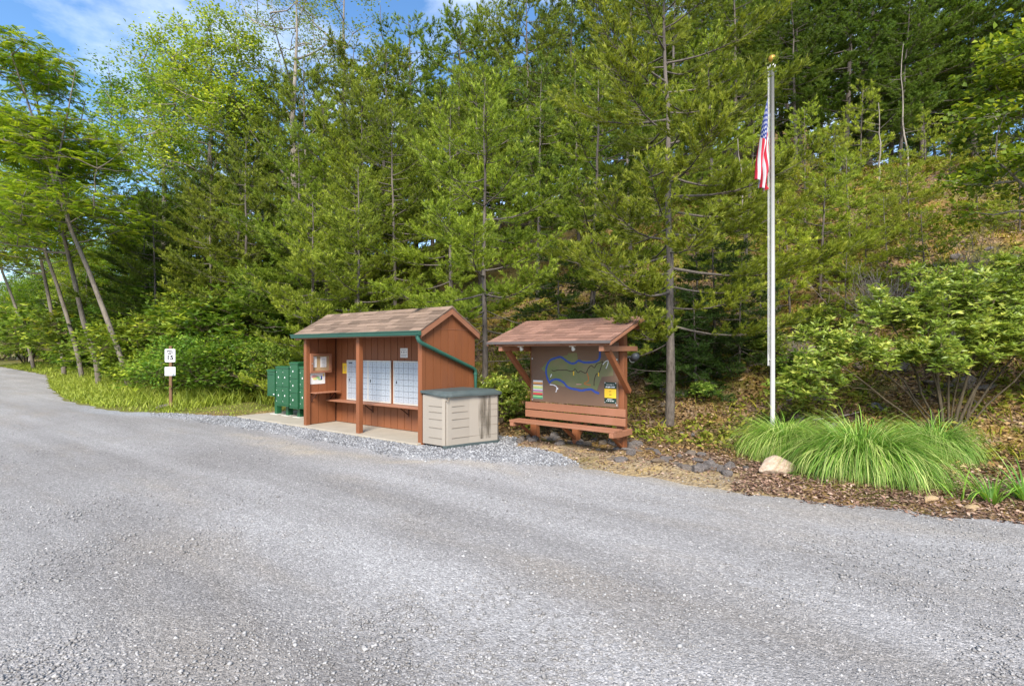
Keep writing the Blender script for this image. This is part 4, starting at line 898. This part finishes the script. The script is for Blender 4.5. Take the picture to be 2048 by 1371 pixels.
# --- broadleaved trees
def stem(pts): return np.array(pts, float)
def locust(seed, H, lx, ly):
    z = np.linspace(-.4, H, 9); s = (z / H).clip(0); w1 = np.random.default_rng(seed).normal(0, .12, (9, 2)).cumsum(0) * .4
    main = np.stack([lx * s + w1[:, 0] - w1[1, 0], ly * s + w1[:, 1] - w1[1, 1], z], 1)
    fork = main[4] + np.array([[0, 0, 0], [lx * .05 - .4, .3, H * .14], [lx * .12 - .9, .5, H * .30], [lx * .15 - 1.2, .5, H * .42]])
    f2 = main[5] + np.array([[0, 0, 0], [.35, -.2, H * .10], [.75, -.3, H * .22], [.9, -.2, H * .33]])
    ells = [(lx * .95, ly * .95, H * .95, 1.7, 1.7, H * .10), (lx * .7 - 1.0, ly * .7 + .3, H * .74, 2.3, 2.0, H * .12), (lx * .7 + .9, ly * .6, H * .70, 2.0, 1.9, H * .12), (lx * .5 - .4, ly * .5, H * .52, 2.5, 2.3, H * .10)]
    return (*broadleaf(seed, [(main, .105, .02), (fork, .055, .012), (f2, .045, .012)], ells, 190, m_locust, m_barkg, .75, 8, .085, .042, .35, compound=True, shell=.25), H)
LC = locust(41, 12.5, -4.6, .2); LD = locust(42, 11.0, -2.2, .4)
put('locust_tree', 268, 18.5, 12.6, YAW, LC, 'tall leaning locust with a pale trunk slanting left above the road bend', 'tree')
put('locust_tree', 205, 21, 12.8, YAW + .3, LD, 'leafy locust leaning over the road behind the pale slanting trunk', 'tree')
put('locust_tree', 160, 25, 13.5, YAW - .2, LC, 'locust at the left edge leaning out over the road bend', 'tree')
put('locust_tree', 112, 31, 14.5, YAW + .1, LD, 'locust farther along the bend, behind the leaning ones', 'tree')
put('locust_tree', 62, 42, 17, YAW - .1, LC, 'farthest locust, over the road where it leaves the view on the left', 'tree')
def oak(seed, H, r, n, mat=m_broad, cb=.35, ln=.15, wd=.085, rad=.75, nl=9, shell=.3, flat=.5):
    rr = np.random.default_rng(seed); z = np.linspace(-.4, H * .93, 9); w1 = rr.normal(0, .10, (9, 2)).cumsum(0) * .5
    main = np.stack([w1[:, 0] - w1[1, 0], w1[:, 1] - w1[1, 1], z], 1); st = [(main, .016 * H, .02)]
    for k in range(6):
        p, _ = lerp_path(main, .35 + .09 * k); a = k * 2.4 + rr.uniform(0, 1); L = r * rr.uniform(.6, .95)
        st.append((branch_path(p, a, .65, L, rr, 6, .15, 0, .1), .05, .015))
    mid = H * (1 + cb) / 2; ells = [(0, 0, mid, r, r, H * (1 - cb) / 2), (rr.uniform(-1, 1) * r * .4, 0, H * .85, r * .6, r * .6, H * .15), (r * .4, -r * .3, mid * .9, r * .7, r * .7, H * .2)]
    return (*broadleaf(seed, st, ells, n, mat, m_barkl, rad, nl, ln, wd, flat, compound=False, shell=shell), H)
OK1 = oak(51, 16, 3.6, 210, ln=.16, wd=.095); OK2 = oak(52, 15, 3.2, 44, cb=.5, rad=.7, nl=6, ln=.13, wd=.06); MP = oak(53, 7, 2.2, 120, cb=.22, ln=.12, wd=.095, rad=.42, nl=9, shell=.45)
put('broadleaf_tree', 385, 26, 18.0, .4, OK1, 'tall round leaved tree showing above the pines right of the sky gap', 'tree')
put('broadleaf_tree', 330, 33, 20, 2.4, OK1, 'tall broadleaved tree farther behind, at the right side of the sky gap', 'tree')
put('sparse_tree', 590, 26, 19.0, 1.4, OK2, 'thin crowned dark twigged tree against the sky above the shelter', 'tree')
put('sparse_tree', 690, 30, 20, 3.4, OK2, 'second thin crowned tree reaching the top of the view, right of the sky', 'tree')
put('maple_tree', 2185, 8.6, 6.6, .8, MP, 'bright maple reaching in from the right edge high above the shrub', 'tree')
for i, (px, d, h) in enumerate(((-20,44,10),(60,48,9),(130,40,10),(-90,38,11),(215,34,12),(10,60,11),(110,62,11),(170,50,11),(250,42,11),(320,40,12),(-60,70,12),(20,85,12),(60,75,12),(400,38,12))):
    put('broadleaf_tree', px, d, h, i * 1.1, OK1, 'broadleaved tree in the woodland beyond the road bend', 'tree', 'trees beyond the road bend', sxy=1.25)
# white barked snags and thin stems on the slope
def snag(seed, H, r=.04):
    rng = np.random.default_rng(seed); W = Wood(); z = np.linspace(-.2, H, 10); w1 = rng.normal(0, .05, (10, 2)).cumsum(0)
    T = np.stack([w1[:, 0] - w1[0, 0], w1[:, 1] - w1[0, 1], z], 1); W.add(T, r, .012, 6)
    for k in range(9):
        p, _ = lerp_path(T, rng.uniform(.35, .95)); B = branch_path(p, rng.uniform(0, 6.28), rng.uniform(-.1, .7), rng.uniform(.3, .9), rng, 5, -.1, .05, .2); W.add(B, .010, .003, 4)
    return W.mesh('bare_tree', m_barkl)
for px, d, h, sd, lb in ((1815, 19.5, 5.2, 3, 'tall pale bare trunk standing before the dark pines right of the flagpole'), (1490, 15.8, 4.4, 4, 'thin pale dead stem on the slope just left of the flagpole'), (1757, 19, 3.2, 5, 'short pale bare stem on the slope beneath the dark pines')):
    x, y = at(px, d); o = link(bpy.data.objects.new('dead_tree', snag(sd, h))); o.location = (x, y, hz(x, y)); tag(o, lb, 'dead tree')
# --- hero shrub on the right
x, y = at(1895, 8.3); zb = hz(x, y)
ra = np.random.default_rng(61); st = []
for a, sp_, hh, r_ in ((-2.3,1.85,1.05,.020),(-1.2,.75,1.8,.020),(-.55,.30,2.2,.032),(.1,.25,2.3,.018),(.5,.8,2.2,.028),(.8,1.25,1.9,.026),(1.3,1.55,1.5,.020),(2.4,.9,2.0,.018),(-.9,1.5,1.55,.016),(-1.6,1.2,1.2,.014),(.3,.5,1.8,.014),(1.9,1.3,1.2,.013),(-.3,.5,2.0,.015)):
    dx, dy = (RT * a / max(abs(a), .3) * sp_ * .9 + FW * ra.uniform(-.5, .6) * sp_ * .6); s = np.linspace(0, 1, 7)[:, None]
    Pp = np.array([[RT[0] * a * .1, RT[1] * a * .1, -.2]]) + np.concatenate([s * dx, s * dy, s ** .85 * (hh + .2)], 1) + ra.normal(0, .035, (7, 3)) * s; st.append((Pp, r_, .010))
def el(u, v, zc, ru, rv, rz_): q = RT * u + FW * v; return (q[0], q[1], zc, ru, rv, rz_)
ells = [el(-1.55,0,1.15,.75,.7,.40), el(-.75,.1,1.75,.8,.8,.55), el(.15,.1,2.15,.9,.9,.55), el(1.0,0,1.75,.85,.8,.6), el(.55,-.4,1.35,.7,.6,.4), el(-2.15,-.1,.85,.55,.5,.35), el(1.6,.1,2.5,.85,.8,.55), el(-1.9,.2,1.35,.5,.5,.35), el(-2.45,0,.6,.4,.4,.25), el(1.9,-.3,.9,.5,.4,.3), el(-.6,-.35,1.15,.6,.5,.35), el(1.7,-.1,1.2,.6,.6,.4)]
SH = broadleaf(62, st, ells, 330, m_shrub, m_barkd, .21, 8, .098, .030, 1.1, r0=.05, whorl=True, shell=.15, names=('stems', 'foliage'), upw=.55, twr=.0035)
plant('flowering_shrub', (x, y, zb), 0, 1.0, SH, 'big spreading shrub with many stems and narrow green leaves behind the grass clumps', 'shrub', parts=('stems', 'foliage'))
# --- roadside bushes
def bush(seed, r, h, n, mat, ln, wd, rad=.26, nl=8, whorl=False):
    rr = np.random.default_rng(seed); st = []
    for k in range(6):
        a = k * 1.05 + rr.uniform(0, .5); s = np.linspace(0, 1, 5)[:, None]
        st.append((np.concatenate([s * math.cos(a) * r * .6, s * math.sin(a) * r * .6, s * h * .85 - .05], 1) + rr.normal(0, .03, (5, 3)) * s, .018, .006))
    return (*broadleaf(seed, st, [(0, 0, h * .52, r, r, h * .48), (r * .4, r * .2, h * .45, r * .7, r * .7, h * .4)], n, mat, m_barks, rad, nl, ln, wd, .8, r0=.05, whorl=whorl, shell=.4, names=('stems', 'foliage'), upw=.55, twr=.0035), h)
B1 = bush(71, .95, 1.3, 120, m_bush, .070, .036); B2 = bush(72, .8, 1.0, 80, m_bush, .075, .032, whorl=True); B3 = bush(73, .6, .75, 70, m_shrub, .075, .030, .18, 7, True)
PP = ('stems', 'foliage')
put('bush', 500, 14.4, 1.75, .3, B1, 'leafy bush behind the green mailboxes', 'bush', parts=PP, sxy=.9)
put('bush', 440, 15.2, 1.7, 1.3, B1, 'leafy bush on the bank right of the speed limit sign', 'bush', parts=PP)
put('bush', 1000, 10.6, .95, 2.1, B3, 'small dark leaved bush between the storage box and the kiosk', 'bush', parts=PP, sxy=.85)
put('bush', 250, 17.5, 1.3, 2.2, B2, 'low ferny bush under the slanting pale trunk', 'bush', parts=PP, sxy=1.2)
for i, (px, d, h) in enumerate(((395,16.2,1.9),(350,16.6,1.5),(305,17.5,1.5),(205,19.5,1.6),(165,21.5,1.6),(545,15.5,1.6),(470,16.6,2.0),(590,16,1.5),(140,25,1.7),(125,30,1.9),(75,37,2.2),(20,42,2.3),(-30,40,2.4),(110,34,2.0))):
    put('bush', px, d, h, i * 1.9, (B1, B2)[i % 2], 'green roadside bush at the foot of the wood left of the shelter', 'bush', 'roadside bushes', parts=PP, sxy=rng0.uniform(1.0, 1.4))
for i, (px, d, h) in enumerate(((455,21,3.2),(400,22,3.4),(345,21,3.0),(290,23,3.2),(240,24,3.0),(190,27,3.2),(140,31,3.4),(90,33,3.6),(40,37,3.8),(-10,40,3.8),(310,28,4.2),(370,27,4.0),(430,27,4.2),(255,30,4.4),(205,36,4.6),(150,42,5),(95,46,5),(40,50,5.4),(-20,52,5.4),(520,20,3),(585,21,3.2),(650,22,3.2),(-60,48,5),(220,52,6),(300,48,6),(120,70,7),(60,75,7),(0,80,7),(480,30,4.5),(560,28,4.2),(380,44,6))):
    put('bush', px, d, h, i * 2.2, (B1, B2)[i % 2], 'tall leafy undergrowth filling the wood left of the shelter', 'bush', 'undergrowth in the left wood', parts=PP, sxy=rng0.uniform(1.0, 1.35))
for i, (px, d, h) in enumerate(((1590,10.4,.6),(1405,10.3,.35),(1650,11.6,.7),(1540,11.2,.6),(2040,9.6,.8))):
    put('bush', px, d, h, i * 1.3, (B2, B3)[i % 2], 'low green plant on the stony slope around the flagpole', 'bush', 'low plants on the stony slope', parts=PP, sxy=1.1)
def twigs(seed, r, h, n):
    rng = np.random.default_rng(seed); W = Wood()
    for k in range(n):
        a = rng.uniform(0, 6.28); b = np.array([rng.normal(0, r * .4), rng.normal(0, r * .4), -.03])
        B = branch_path(b, a, rng.uniform(.7, 1.45), h * rng.uniform(.6, 1.1), rng, 6, .05, .03, .2); W.add(B, .007, .002, 4)
        for j in range(6):
            q, d = lerp_path(B, rng.uniform(.3, .95)); W.add(branch_path(q, rng.uniform(0, 6.28), rng.uniform(.3, 1.2), h * .28, rng, 4, .05, 0, .25), .0035, .0014, 3)
    return W.mesh('bare_shrub', m_dryt)
TW = twigs(81, .7, 1.2, 46)
for i, (px, d, s, lb) in enumerate(((1760, 11.6, 1.0, 'grey leafless twiggy shrub above the big leafy shrub'), (1930, 11.8, 1.15, 'grey leafless twiggy shrub behind the right side of the big leafy shrub'), (1600, 10.8, .7, 'low grey leafless twigs on the slope just right of the flagpole'))):
    x, y = at(px, d); o = link(bpy.data.objects.new('bare_shrub', TW)); o.location = (x, y, hz(x, y)); o.scale = (s,) * 3; o.rotation_euler[2] = i * 2; tag(o, lb, 'bare shrub')
# --- grass clumps
def blades(P, az, L, arch, wd, rng, seg=6, up=1.2, tint=None, young=None):
    n = len(P); s = np.linspace(0, 1, seg + 1)[None, :]; th = up - arch[:, None] * s ** 1.35
    st = (L / seg)[:, None]; r = np.cumsum(np.cos(th) * st, 1) - np.cos(th[:, :1]) * st; z = np.cumsum(np.sin(th) * st, 1) - np.sin(th[:, :1]) * st
    c = np.stack([P[:, 0, None] + r * np.cos(az)[:, None], P[:, 1, None] + r * np.sin(az)[:, None], P[:, 2, None] + z], -1)
    tw = az + rng.normal(0, .5, n) + math.pi / 2; sd = np.stack([np.cos(tw), np.sin(tw), np.zeros(n)], -1)[:, None] * (np.reshape(wd, (-1, 1)) * (1 - .92 * s ** 2))[..., None] * .5
    V = np.stack([c - sd, c + sd], 2).reshape(-1, 3); m = 2 * (seg + 1); i = np.arange(seg) * 2
    q = np.stack([i, i + 1, i + 3, i + 2], 1); F = (np.arange(n)[:, None, None] * m + q[None]).reshape(-1, 4)
    y = (young if young is not None else rng.uniform(0, .5, n))[:, None] * s
    return V, F, {'tint': np.repeat(tint if tint is not None else rng.uniform(0, 1, n), m), 'young': np.repeat(y.ravel(), 2)}
def clump(seed, n, rb, Lm, wd=.0125, archm=2.9):
    rng = np.random.default_rng(seed); a = rng.uniform(0, 6.28, n); r = rb * rng.uniform(0, 1, n) ** .6
    P = np.stack([r * np.cos(a), r * np.sin(a), np.full(n, -.02)], 1); az = a + rng.normal(0, .85, n)
    L = Lm * np.where(rng.uniform(0, 1, n) < .06, 1.22, 1) * rng.uniform(.6, 1.15, n); up = 1.55 - .45 * (r / rb) * rng.uniform(.5, 1.1, n)
    arch = archm * rng.uniform(.5, 1.2, n)
    V, F, A = blades(P, az, L, arch, wd * rng.uniform(.7, 1.2, n), rng, 7, up[:, None], young=rng.uniform(0, 1.25, n) ** 1.7)
    V[:, 2] = np.maximum(V[:, 2], .01 + .02 * rng.uniform(0, 1, len(V))); V[:, :2] *= (1 + .10 * np.sin(np.arctan2(V[:, 1], V[:, 0]) * 3 + seed))[:, None]; return mesh_np('grass_clump', V, F, m_grassb, A)
for sd, px, d, n, rb, Lm, sx_, lb in ((91, 1722, 6.45, 5600, .36, 1.16, .86, 'largest fountain grass clump, in the middle in front, drooping over bark mulch'), (92, 1572, 7.3, 3400, .24, 1.05, .76, 'fountain grass clump at the foot of the flagpole'), (93, 1868, 7.3, 3000, .22, 1.0, .76, 'darker fountain grass clump at the right below the shrub')):
    x, y = at(px, d); o = link(bpy.data.objects.new('grass_clump', clump(sd, n, rb, Lm))); o.location = (x, y, hz(x, y)); o.scale = (sx_, sx_, 1); tag(o, lb, 'ornamental grass')
def lily(seed, n, Lm):
    rng = np.random.default_rng(seed); a = rng.uniform(0, 6.28, n); P = np.stack([.05 * np.cos(a), .05 * np.sin(a), np.full(n, -.01)], 1)
    V, F, A = blades(P, a, Lm * rng.uniform(.6, 1.1, n), rng.uniform(.5, 1.9, n), .020 * rng.uniform(.7, 1.2, n), rng, 7, rng.uniform(.9, 1.45, (n, 1)), young=rng.uniform(.2, 1, n))
    return mesh_np('strap_leaf_plant', V, F, m_grassb, A)
for sd, px, d, n, L, lb in ((95, 1985, 5.3, 34, .55, 'strap leaved plant with arching yellow green blades at the lower right of the bed'), (96, 2052, 5.35, 46, .58, 'strap leaved plant cut by the right edge of the view'), (97, 1921, 5.38, 9, .40, 'small tuft of upright strap leaves right of the largest grass clump')):
    x, y = at(px, d); o = link(bpy.data.objects.new('strap_leaf_plant', lily(sd, n, L))); o.location = (x, y, hz(x, y)); tag(o, lb, 'plant')
# --- stuff nobody could count: verge grass, slope weeds, bark mulch, leaf litter
rng = np.random.default_rng(101)
def region(n, x0, x1, y0, y1):
    return np.stack([rng.uniform(x0, x1, n), rng.uniform(y0, y1, n)], 1)
p = np.concatenate([region(95000, -30, -6.3, -1.7, 5.5), region(34000, -66, -25, -1, 12)])
e = p[:, 1] - edge(p[:, 0]); dd = np.hypot(p[:, 0] - CAM[0], p[:, 1] - CAM[1])
near_pad = (p[:, 0] > -8.6)
dens = np.clip(.55 + .5 * wob(p[:, 0], p[:, 1], 1.1, .6), .15, 1) * (e > .05) * (e < 4.2) * np.where(near_pad & (e < 1.0), .9, 1) * np.where(near_pad & (p[:, 1] < .95), .8, 1)
k = rng.uniform(0, 1, len(p)) < dens; p, e, dd, near_pad = p[k], e[k], dd[k], near_pad[k]
Lh = np.where(near_pad & (p[:, 1] < 1.3), .07, np.clip(.12 + .24 * e, .12, .62)) * rng.uniform(.6, 1.25, len(p))
V, F, A = blades(np.column_stack([p, hgt(p[:, 0], p[:, 1]) - .02]), rng.uniform(0, 6.28, len(p)), Lh, rng.uniform(.3, 1.6, len(p)), .010 + .0009 * dd, rng, 3, 1.35, young=rng.uniform(0, 1, len(p)) ** 2 * 1.0)
tag(link(bpy.data.objects.new('verge_grass', mesh_np('verge_grass', V, F, m_tgrass, A))), 'rough green and yellow grass growing along the road verge left of the shelter', 'grass', kind='stuff')
p = np.concatenate([region(26000, -8, 18, 2.0, 9), region(30000, -6, 30, 8, 24)])
e = p[:, 1] - np.interp(p[:, 0], TX, TY); pat = wob(p[:, 0], p[:, 1], .9, 1.1) + .5 * wob(p[:, 0], p[:, 1], 2.3, .2)
k = (rng.uniform(0, 1, len(p)) < np.clip(pat * 1.1 + .35, .08, 1)) & (e > -.3); p = p[k]; n = len(p); dd = np.hypot(p[:, 0] - CAM[0], p[:, 1] - CAM[1])
c = np.repeat(np.column_stack([p, hgt(p[:, 0], p[:, 1]) + .02]), 3, 0); m = len(c); c += rng.normal(0, .05, (m, 3)) * [1, 1, .5] + [0, 0, .04]
sz = np.repeat(.028 + .0028 * dd, 3) * rng.uniform(.6, 1.4, m)
V, F, A = leaves(c, rng.normal(0, 1, (m, 3)) * [1, 1, .4] + [0, 0, .25], rng.normal(0, .4, (m, 3)) + [0, -.2, 1], sz * 1.8, sz * .8, rng, rng.uniform(0, 1, m), rng.uniform(0, 1, m) ** 3)
tag(link(bpy.data.objects.new('ground_weeds', mesh_np('ground_weeds', V, F, m_weed, A))), 'low weeds and moss tufts covering parts of the wooded slope', 'ground cover', kind='stuff')
p = np.concatenate([region(9000, -3, 14, 2.6, 8), region(66000, -6, 30, 6, 23)]); e = p[:, 1] - np.interp(p[:, 0], TX, TY)
pat = .5 + .6 * wob(p[:, 0], p[:, 1], .6, 2.1) + .4 * wob(p[:, 0], p[:, 1], 1.9, .9)
p = p[(rng.uniform(0, 1, len(p)) < np.clip(pat + .15, .1, 1)) & (e > .3)]; dd = np.hypot(p[:, 0] - CAM[0], p[:, 1] - CAM[1])
V, F, A = blades(np.column_stack([p, hgt(p[:, 0], p[:, 1]) - .02]), rng.uniform(0, 6.28, len(p)), rng.uniform(.12, .42, len(p)), rng.uniform(.5, 2.0, len(p)), .008 + .0010 * dd, rng, 3, 1.3, young=rng.uniform(0, 1, len(p)))
tag(link(bpy.data.objects.new('slope_grass', mesh_np('slope_grass', V, F, m_sgrass, A))), 'thin golden green grass growing over the sunny slope', 'grass', kind='stuff')
def chipmat(name, stops):
    m, nt, bs = newmat(name); nt.links.new(ramp(nt, attr(nt, 'tint'), stops), bs.inputs['Base Color']); bs.inputs['Roughness'].default_value = .85; bs.inputs['Specular IOR Level'].default_value = .2; return m
def flakes(p, size, asp, rng, lift=.012, tilt=.35):
    n = len(p); c = np.column_stack([p, hgt(p[:, 0], p[:, 1]) + lift * rng.uniform(.2, 1.4, n)]); a = rng.uniform(0, 6.28, n)
    D = np.stack([np.cos(a), np.sin(a), rng.normal(0, tilt, n)], 1); N = rng.normal(0, tilt, (n, 3)) + [0, 0, 1]
    return leaves(c, D, N, size, size * asp, rng, rng.uniform(0, 1, n), np.zeros(n), .25)
p = region(70000, 2.9, 13, -.2, 4.2); e = p[:, 1] - edge(p[:, 0]); k = (e > -.10 + .14 * wob(p[:, 0], p[:, 1], 5, 1)) & (rng.uniform(0, 1, len(p)) < np.where(p[:, 0] < 5.0, .45 * sstep(3.2, 5, p[:, 0]) * (p[:, 1] > .75), 1) * np.clip(1.3 - e * .32, .15, 1)); p = np.concatenate([p[k], region(2600, 1.2, 5.6, .15, 1.9)])
V, F, A = flakes(p, .045 * rng.uniform(.5, 1.5, len(p)), .42, rng)
m_chip = chipmat('bark_chips', [(0, (.075, .045, .032)), (.4, (.19, .110, .075)), (.75, (.32, .20, .14)), (1, (.48, .36, .27))])
tag(link(bpy.data.objects.new('bark_mulch', mesh_np('bark_mulch', V, F, m_chip, {'tint': A['tint']}))), 'red brown bark mulch spread round the grass clumps', 'mulch', kind='stuff')
p = np.concatenate([region(34000, -1, 15, 1.5, 7), region(34000, -4, 30, 6, 22)]); e = p[:, 1] - np.interp(p[:, 0], TX, TY)
k = (e > -.8) & (rng.uniform(0, 1, len(p)) < np.clip(.75 - .7 * wob(p[:, 0], p[:, 1], .9, 1.1), .1, 1)); p = p[k]; dd = np.hypot(p[:, 0] - CAM[0], p[:, 1] - CAM[1])
V, F, A = flakes(p, (.04 + .0035 * dd) * rng.uniform(.5, 1.4, len(p)), .5, rng, .03, .5)
m_lit = chipmat('dead_leaves', [(0, (.06, .036, .020)), (.35, (.165, .098, .042)), (.7, (.29, .175, .062)), (1, (.42, .31, .17))])
tag(link(bpy.data.objects.new('leaf_litter', mesh_np('leaf_litter', V, F, m_lit, {'tint': A['tint']}))), 'brown dead leaves and needles lying over the wooded slope', 'leaf litter', kind='stuff')
# --- rocks
def rockmat(name, a, b):
    m, nt, bs = newmat(name); f = noise(nt, coords(nt), 5, 8, .65); oi = nd(nt, 'ShaderNodeObjectInfo').outputs['Random']
    c = mixc(nt, ramp(nt, f, [(.35, 0.0), (.65, 1.0)]), a, b); c = mixc(nt, math_(nt, 'MULTIPLY', ramp(nt, oi, [(.6, 0.0), (1, 1.0)]), .6), c, (.20, .135, .07))
    nt.links.new(c, bs.inputs['Base Color']); bs.inputs['Roughness'].default_value = .85; bump(nt, bs, f, .03, .9); return m
m_slate = rockmat('slate_rock', (.060, .050, .045), (.185, .160, .145)); m_bould = rockmat('pale_boulder', (.38, .26, .18), (.54, .43, .33)); m_tanr = rockmat('tan_stone', (.36, .23, .11), (.52, .38, .22))
def rock_mesh(seed, mat, flat=.5, sub=3, amp=.22, angular=.5):
    import bmesh
    rng = np.random.default_rng(seed); bm = bmesh.new(); bmesh.ops.create_icosphere(bm, subdivisions=sub, radius=1)
    pl = [(unit(rng.normal(size=3)), rng.uniform(.5, .85)) for _ in range(9)]
    for v in bm.verts:
        c = np.array(v.co)
        for n_, o_ in pl:
            d = c @ n_ - o_
            if d > 0: c = c - n_ * d * (.6 + .4 * angular)
        c *= 1 + amp * .35 * math.sin(c[0] * 5 + seed) * math.cos(c[1] * 4 + seed * 2) + rng.normal(0, amp * .05); c[2] *= flat; v.co = c
    me = bpy.data.meshes.new('rock'); bm.to_mesh(me); bm.free(); me.materials.append(mat); return me
SR = [rock_mesh(i, m_slate, (.5, .75, .6, .9, .55)[i], 3, .22) for i in range(5)]
rr = random.Random(9)
spots = [(rr.uniform(1.15, 3.3), rr.gauss(1.42, .22)) for _ in range(46)] + [(rr.uniform(3.2, 5.0), 1.05 + (rr.random() - .5) * .9) for _ in range(46)] + [(rr.uniform(1.0, 1.5), rr.uniform(1.2, 1.8)) for _ in range(6)]
for i, (x, y) in enumerate(spots):
    o = link(bpy.data.objects.new('slate_rock', SR[i % 5])); s = rr.uniform(.035, .12) ** 1.15 * 1.2; o.location = (x, y, hz(x, y) + s * .10)
    o.scale = (s * rr.uniform(.9, 1.6), s * rr.uniform(.7, 1.1), s * rr.uniform(.8, 1.3)); o.rotation_euler = (rr.gauss(0, .15), rr.gauss(0, .15), rr.uniform(0, 6.3))
    tag(o, 'flat dark slate rock in the row edging the bed under and beside the bench', 'rock', 'slate rocks edging the bed')
for i in range(84):
    px, d = rr.uniform(1290, 2040), rr.uniform(8.7, 13.5); x, y = at(px, d); s = rr.uniform(.05, .17)
    o = link(bpy.data.objects.new('slate_rock', SR[i % 5])); o.location = (x, y, hz(x, y)); o.scale = (s * 1.4, s, s); o.rotation_euler = (rr.gauss(0, .3), rr.gauss(0, .3), rr.uniform(0, 6.3))
    tag(o, 'dark stone lying on the leafy slope between the kiosk and the shrub', 'rock', 'stones on the slope')
for nm, px, d, sc_, mt, sd, lb in (('boulder', 1553, 6.6, (.31, .17, .25), m_bould, 17, 'pale pink and cream boulder at the left foot of the largest grass clump'), ('stone', 1860, 5.36, (.10, .06, .07), m_tanr, 5, 'small tan stone in the mulch right of the largest grass clump'), ('stone', 1940, 5.12, (.10, .055, .05), m_tanr, 6, 'reddish tan stone in the mulch before the strap leaved plants'), ('stone', 328, 13.85, (.24, .12, .14), m_slate, 8, 'flat grey stone in the grass at the foot of the speed limit sign')):
    x, y = at(px, d); o = link(bpy.data.objects.new(nm, rock_mesh(sd, mt, .62, 4, .12))); o.location = (x, y, hz(x, y) + sc_[2] * .12); o.scale = sc_; o.rotation_euler = (.1, -.2, YAW + .25); tag(o, lb, 'rock')
rng = np.random.default_rng(7); W = Wood(); W.add(branch_path(np.array([0, 0, .03]), .2, .12, 1.0, rng, 7, .02, .03, .12), .018, .008, 6); W.add(branch_path(np.array([.5, .1, .08]), .9, .1, .35, rng, 5, .02, .03, .12), .009, .003, 5)
x, y = at(1625, 8.9); o = link(bpy.data.objects.new('fallen_branch', W.mesh('fallen_branch', m_dryt))); o.location = (x, y, hz(x, y) + .04); o.rotation_euler[2] = YAW; tag(o, 'pale fallen branch lying left of the big shrub', 'branch')
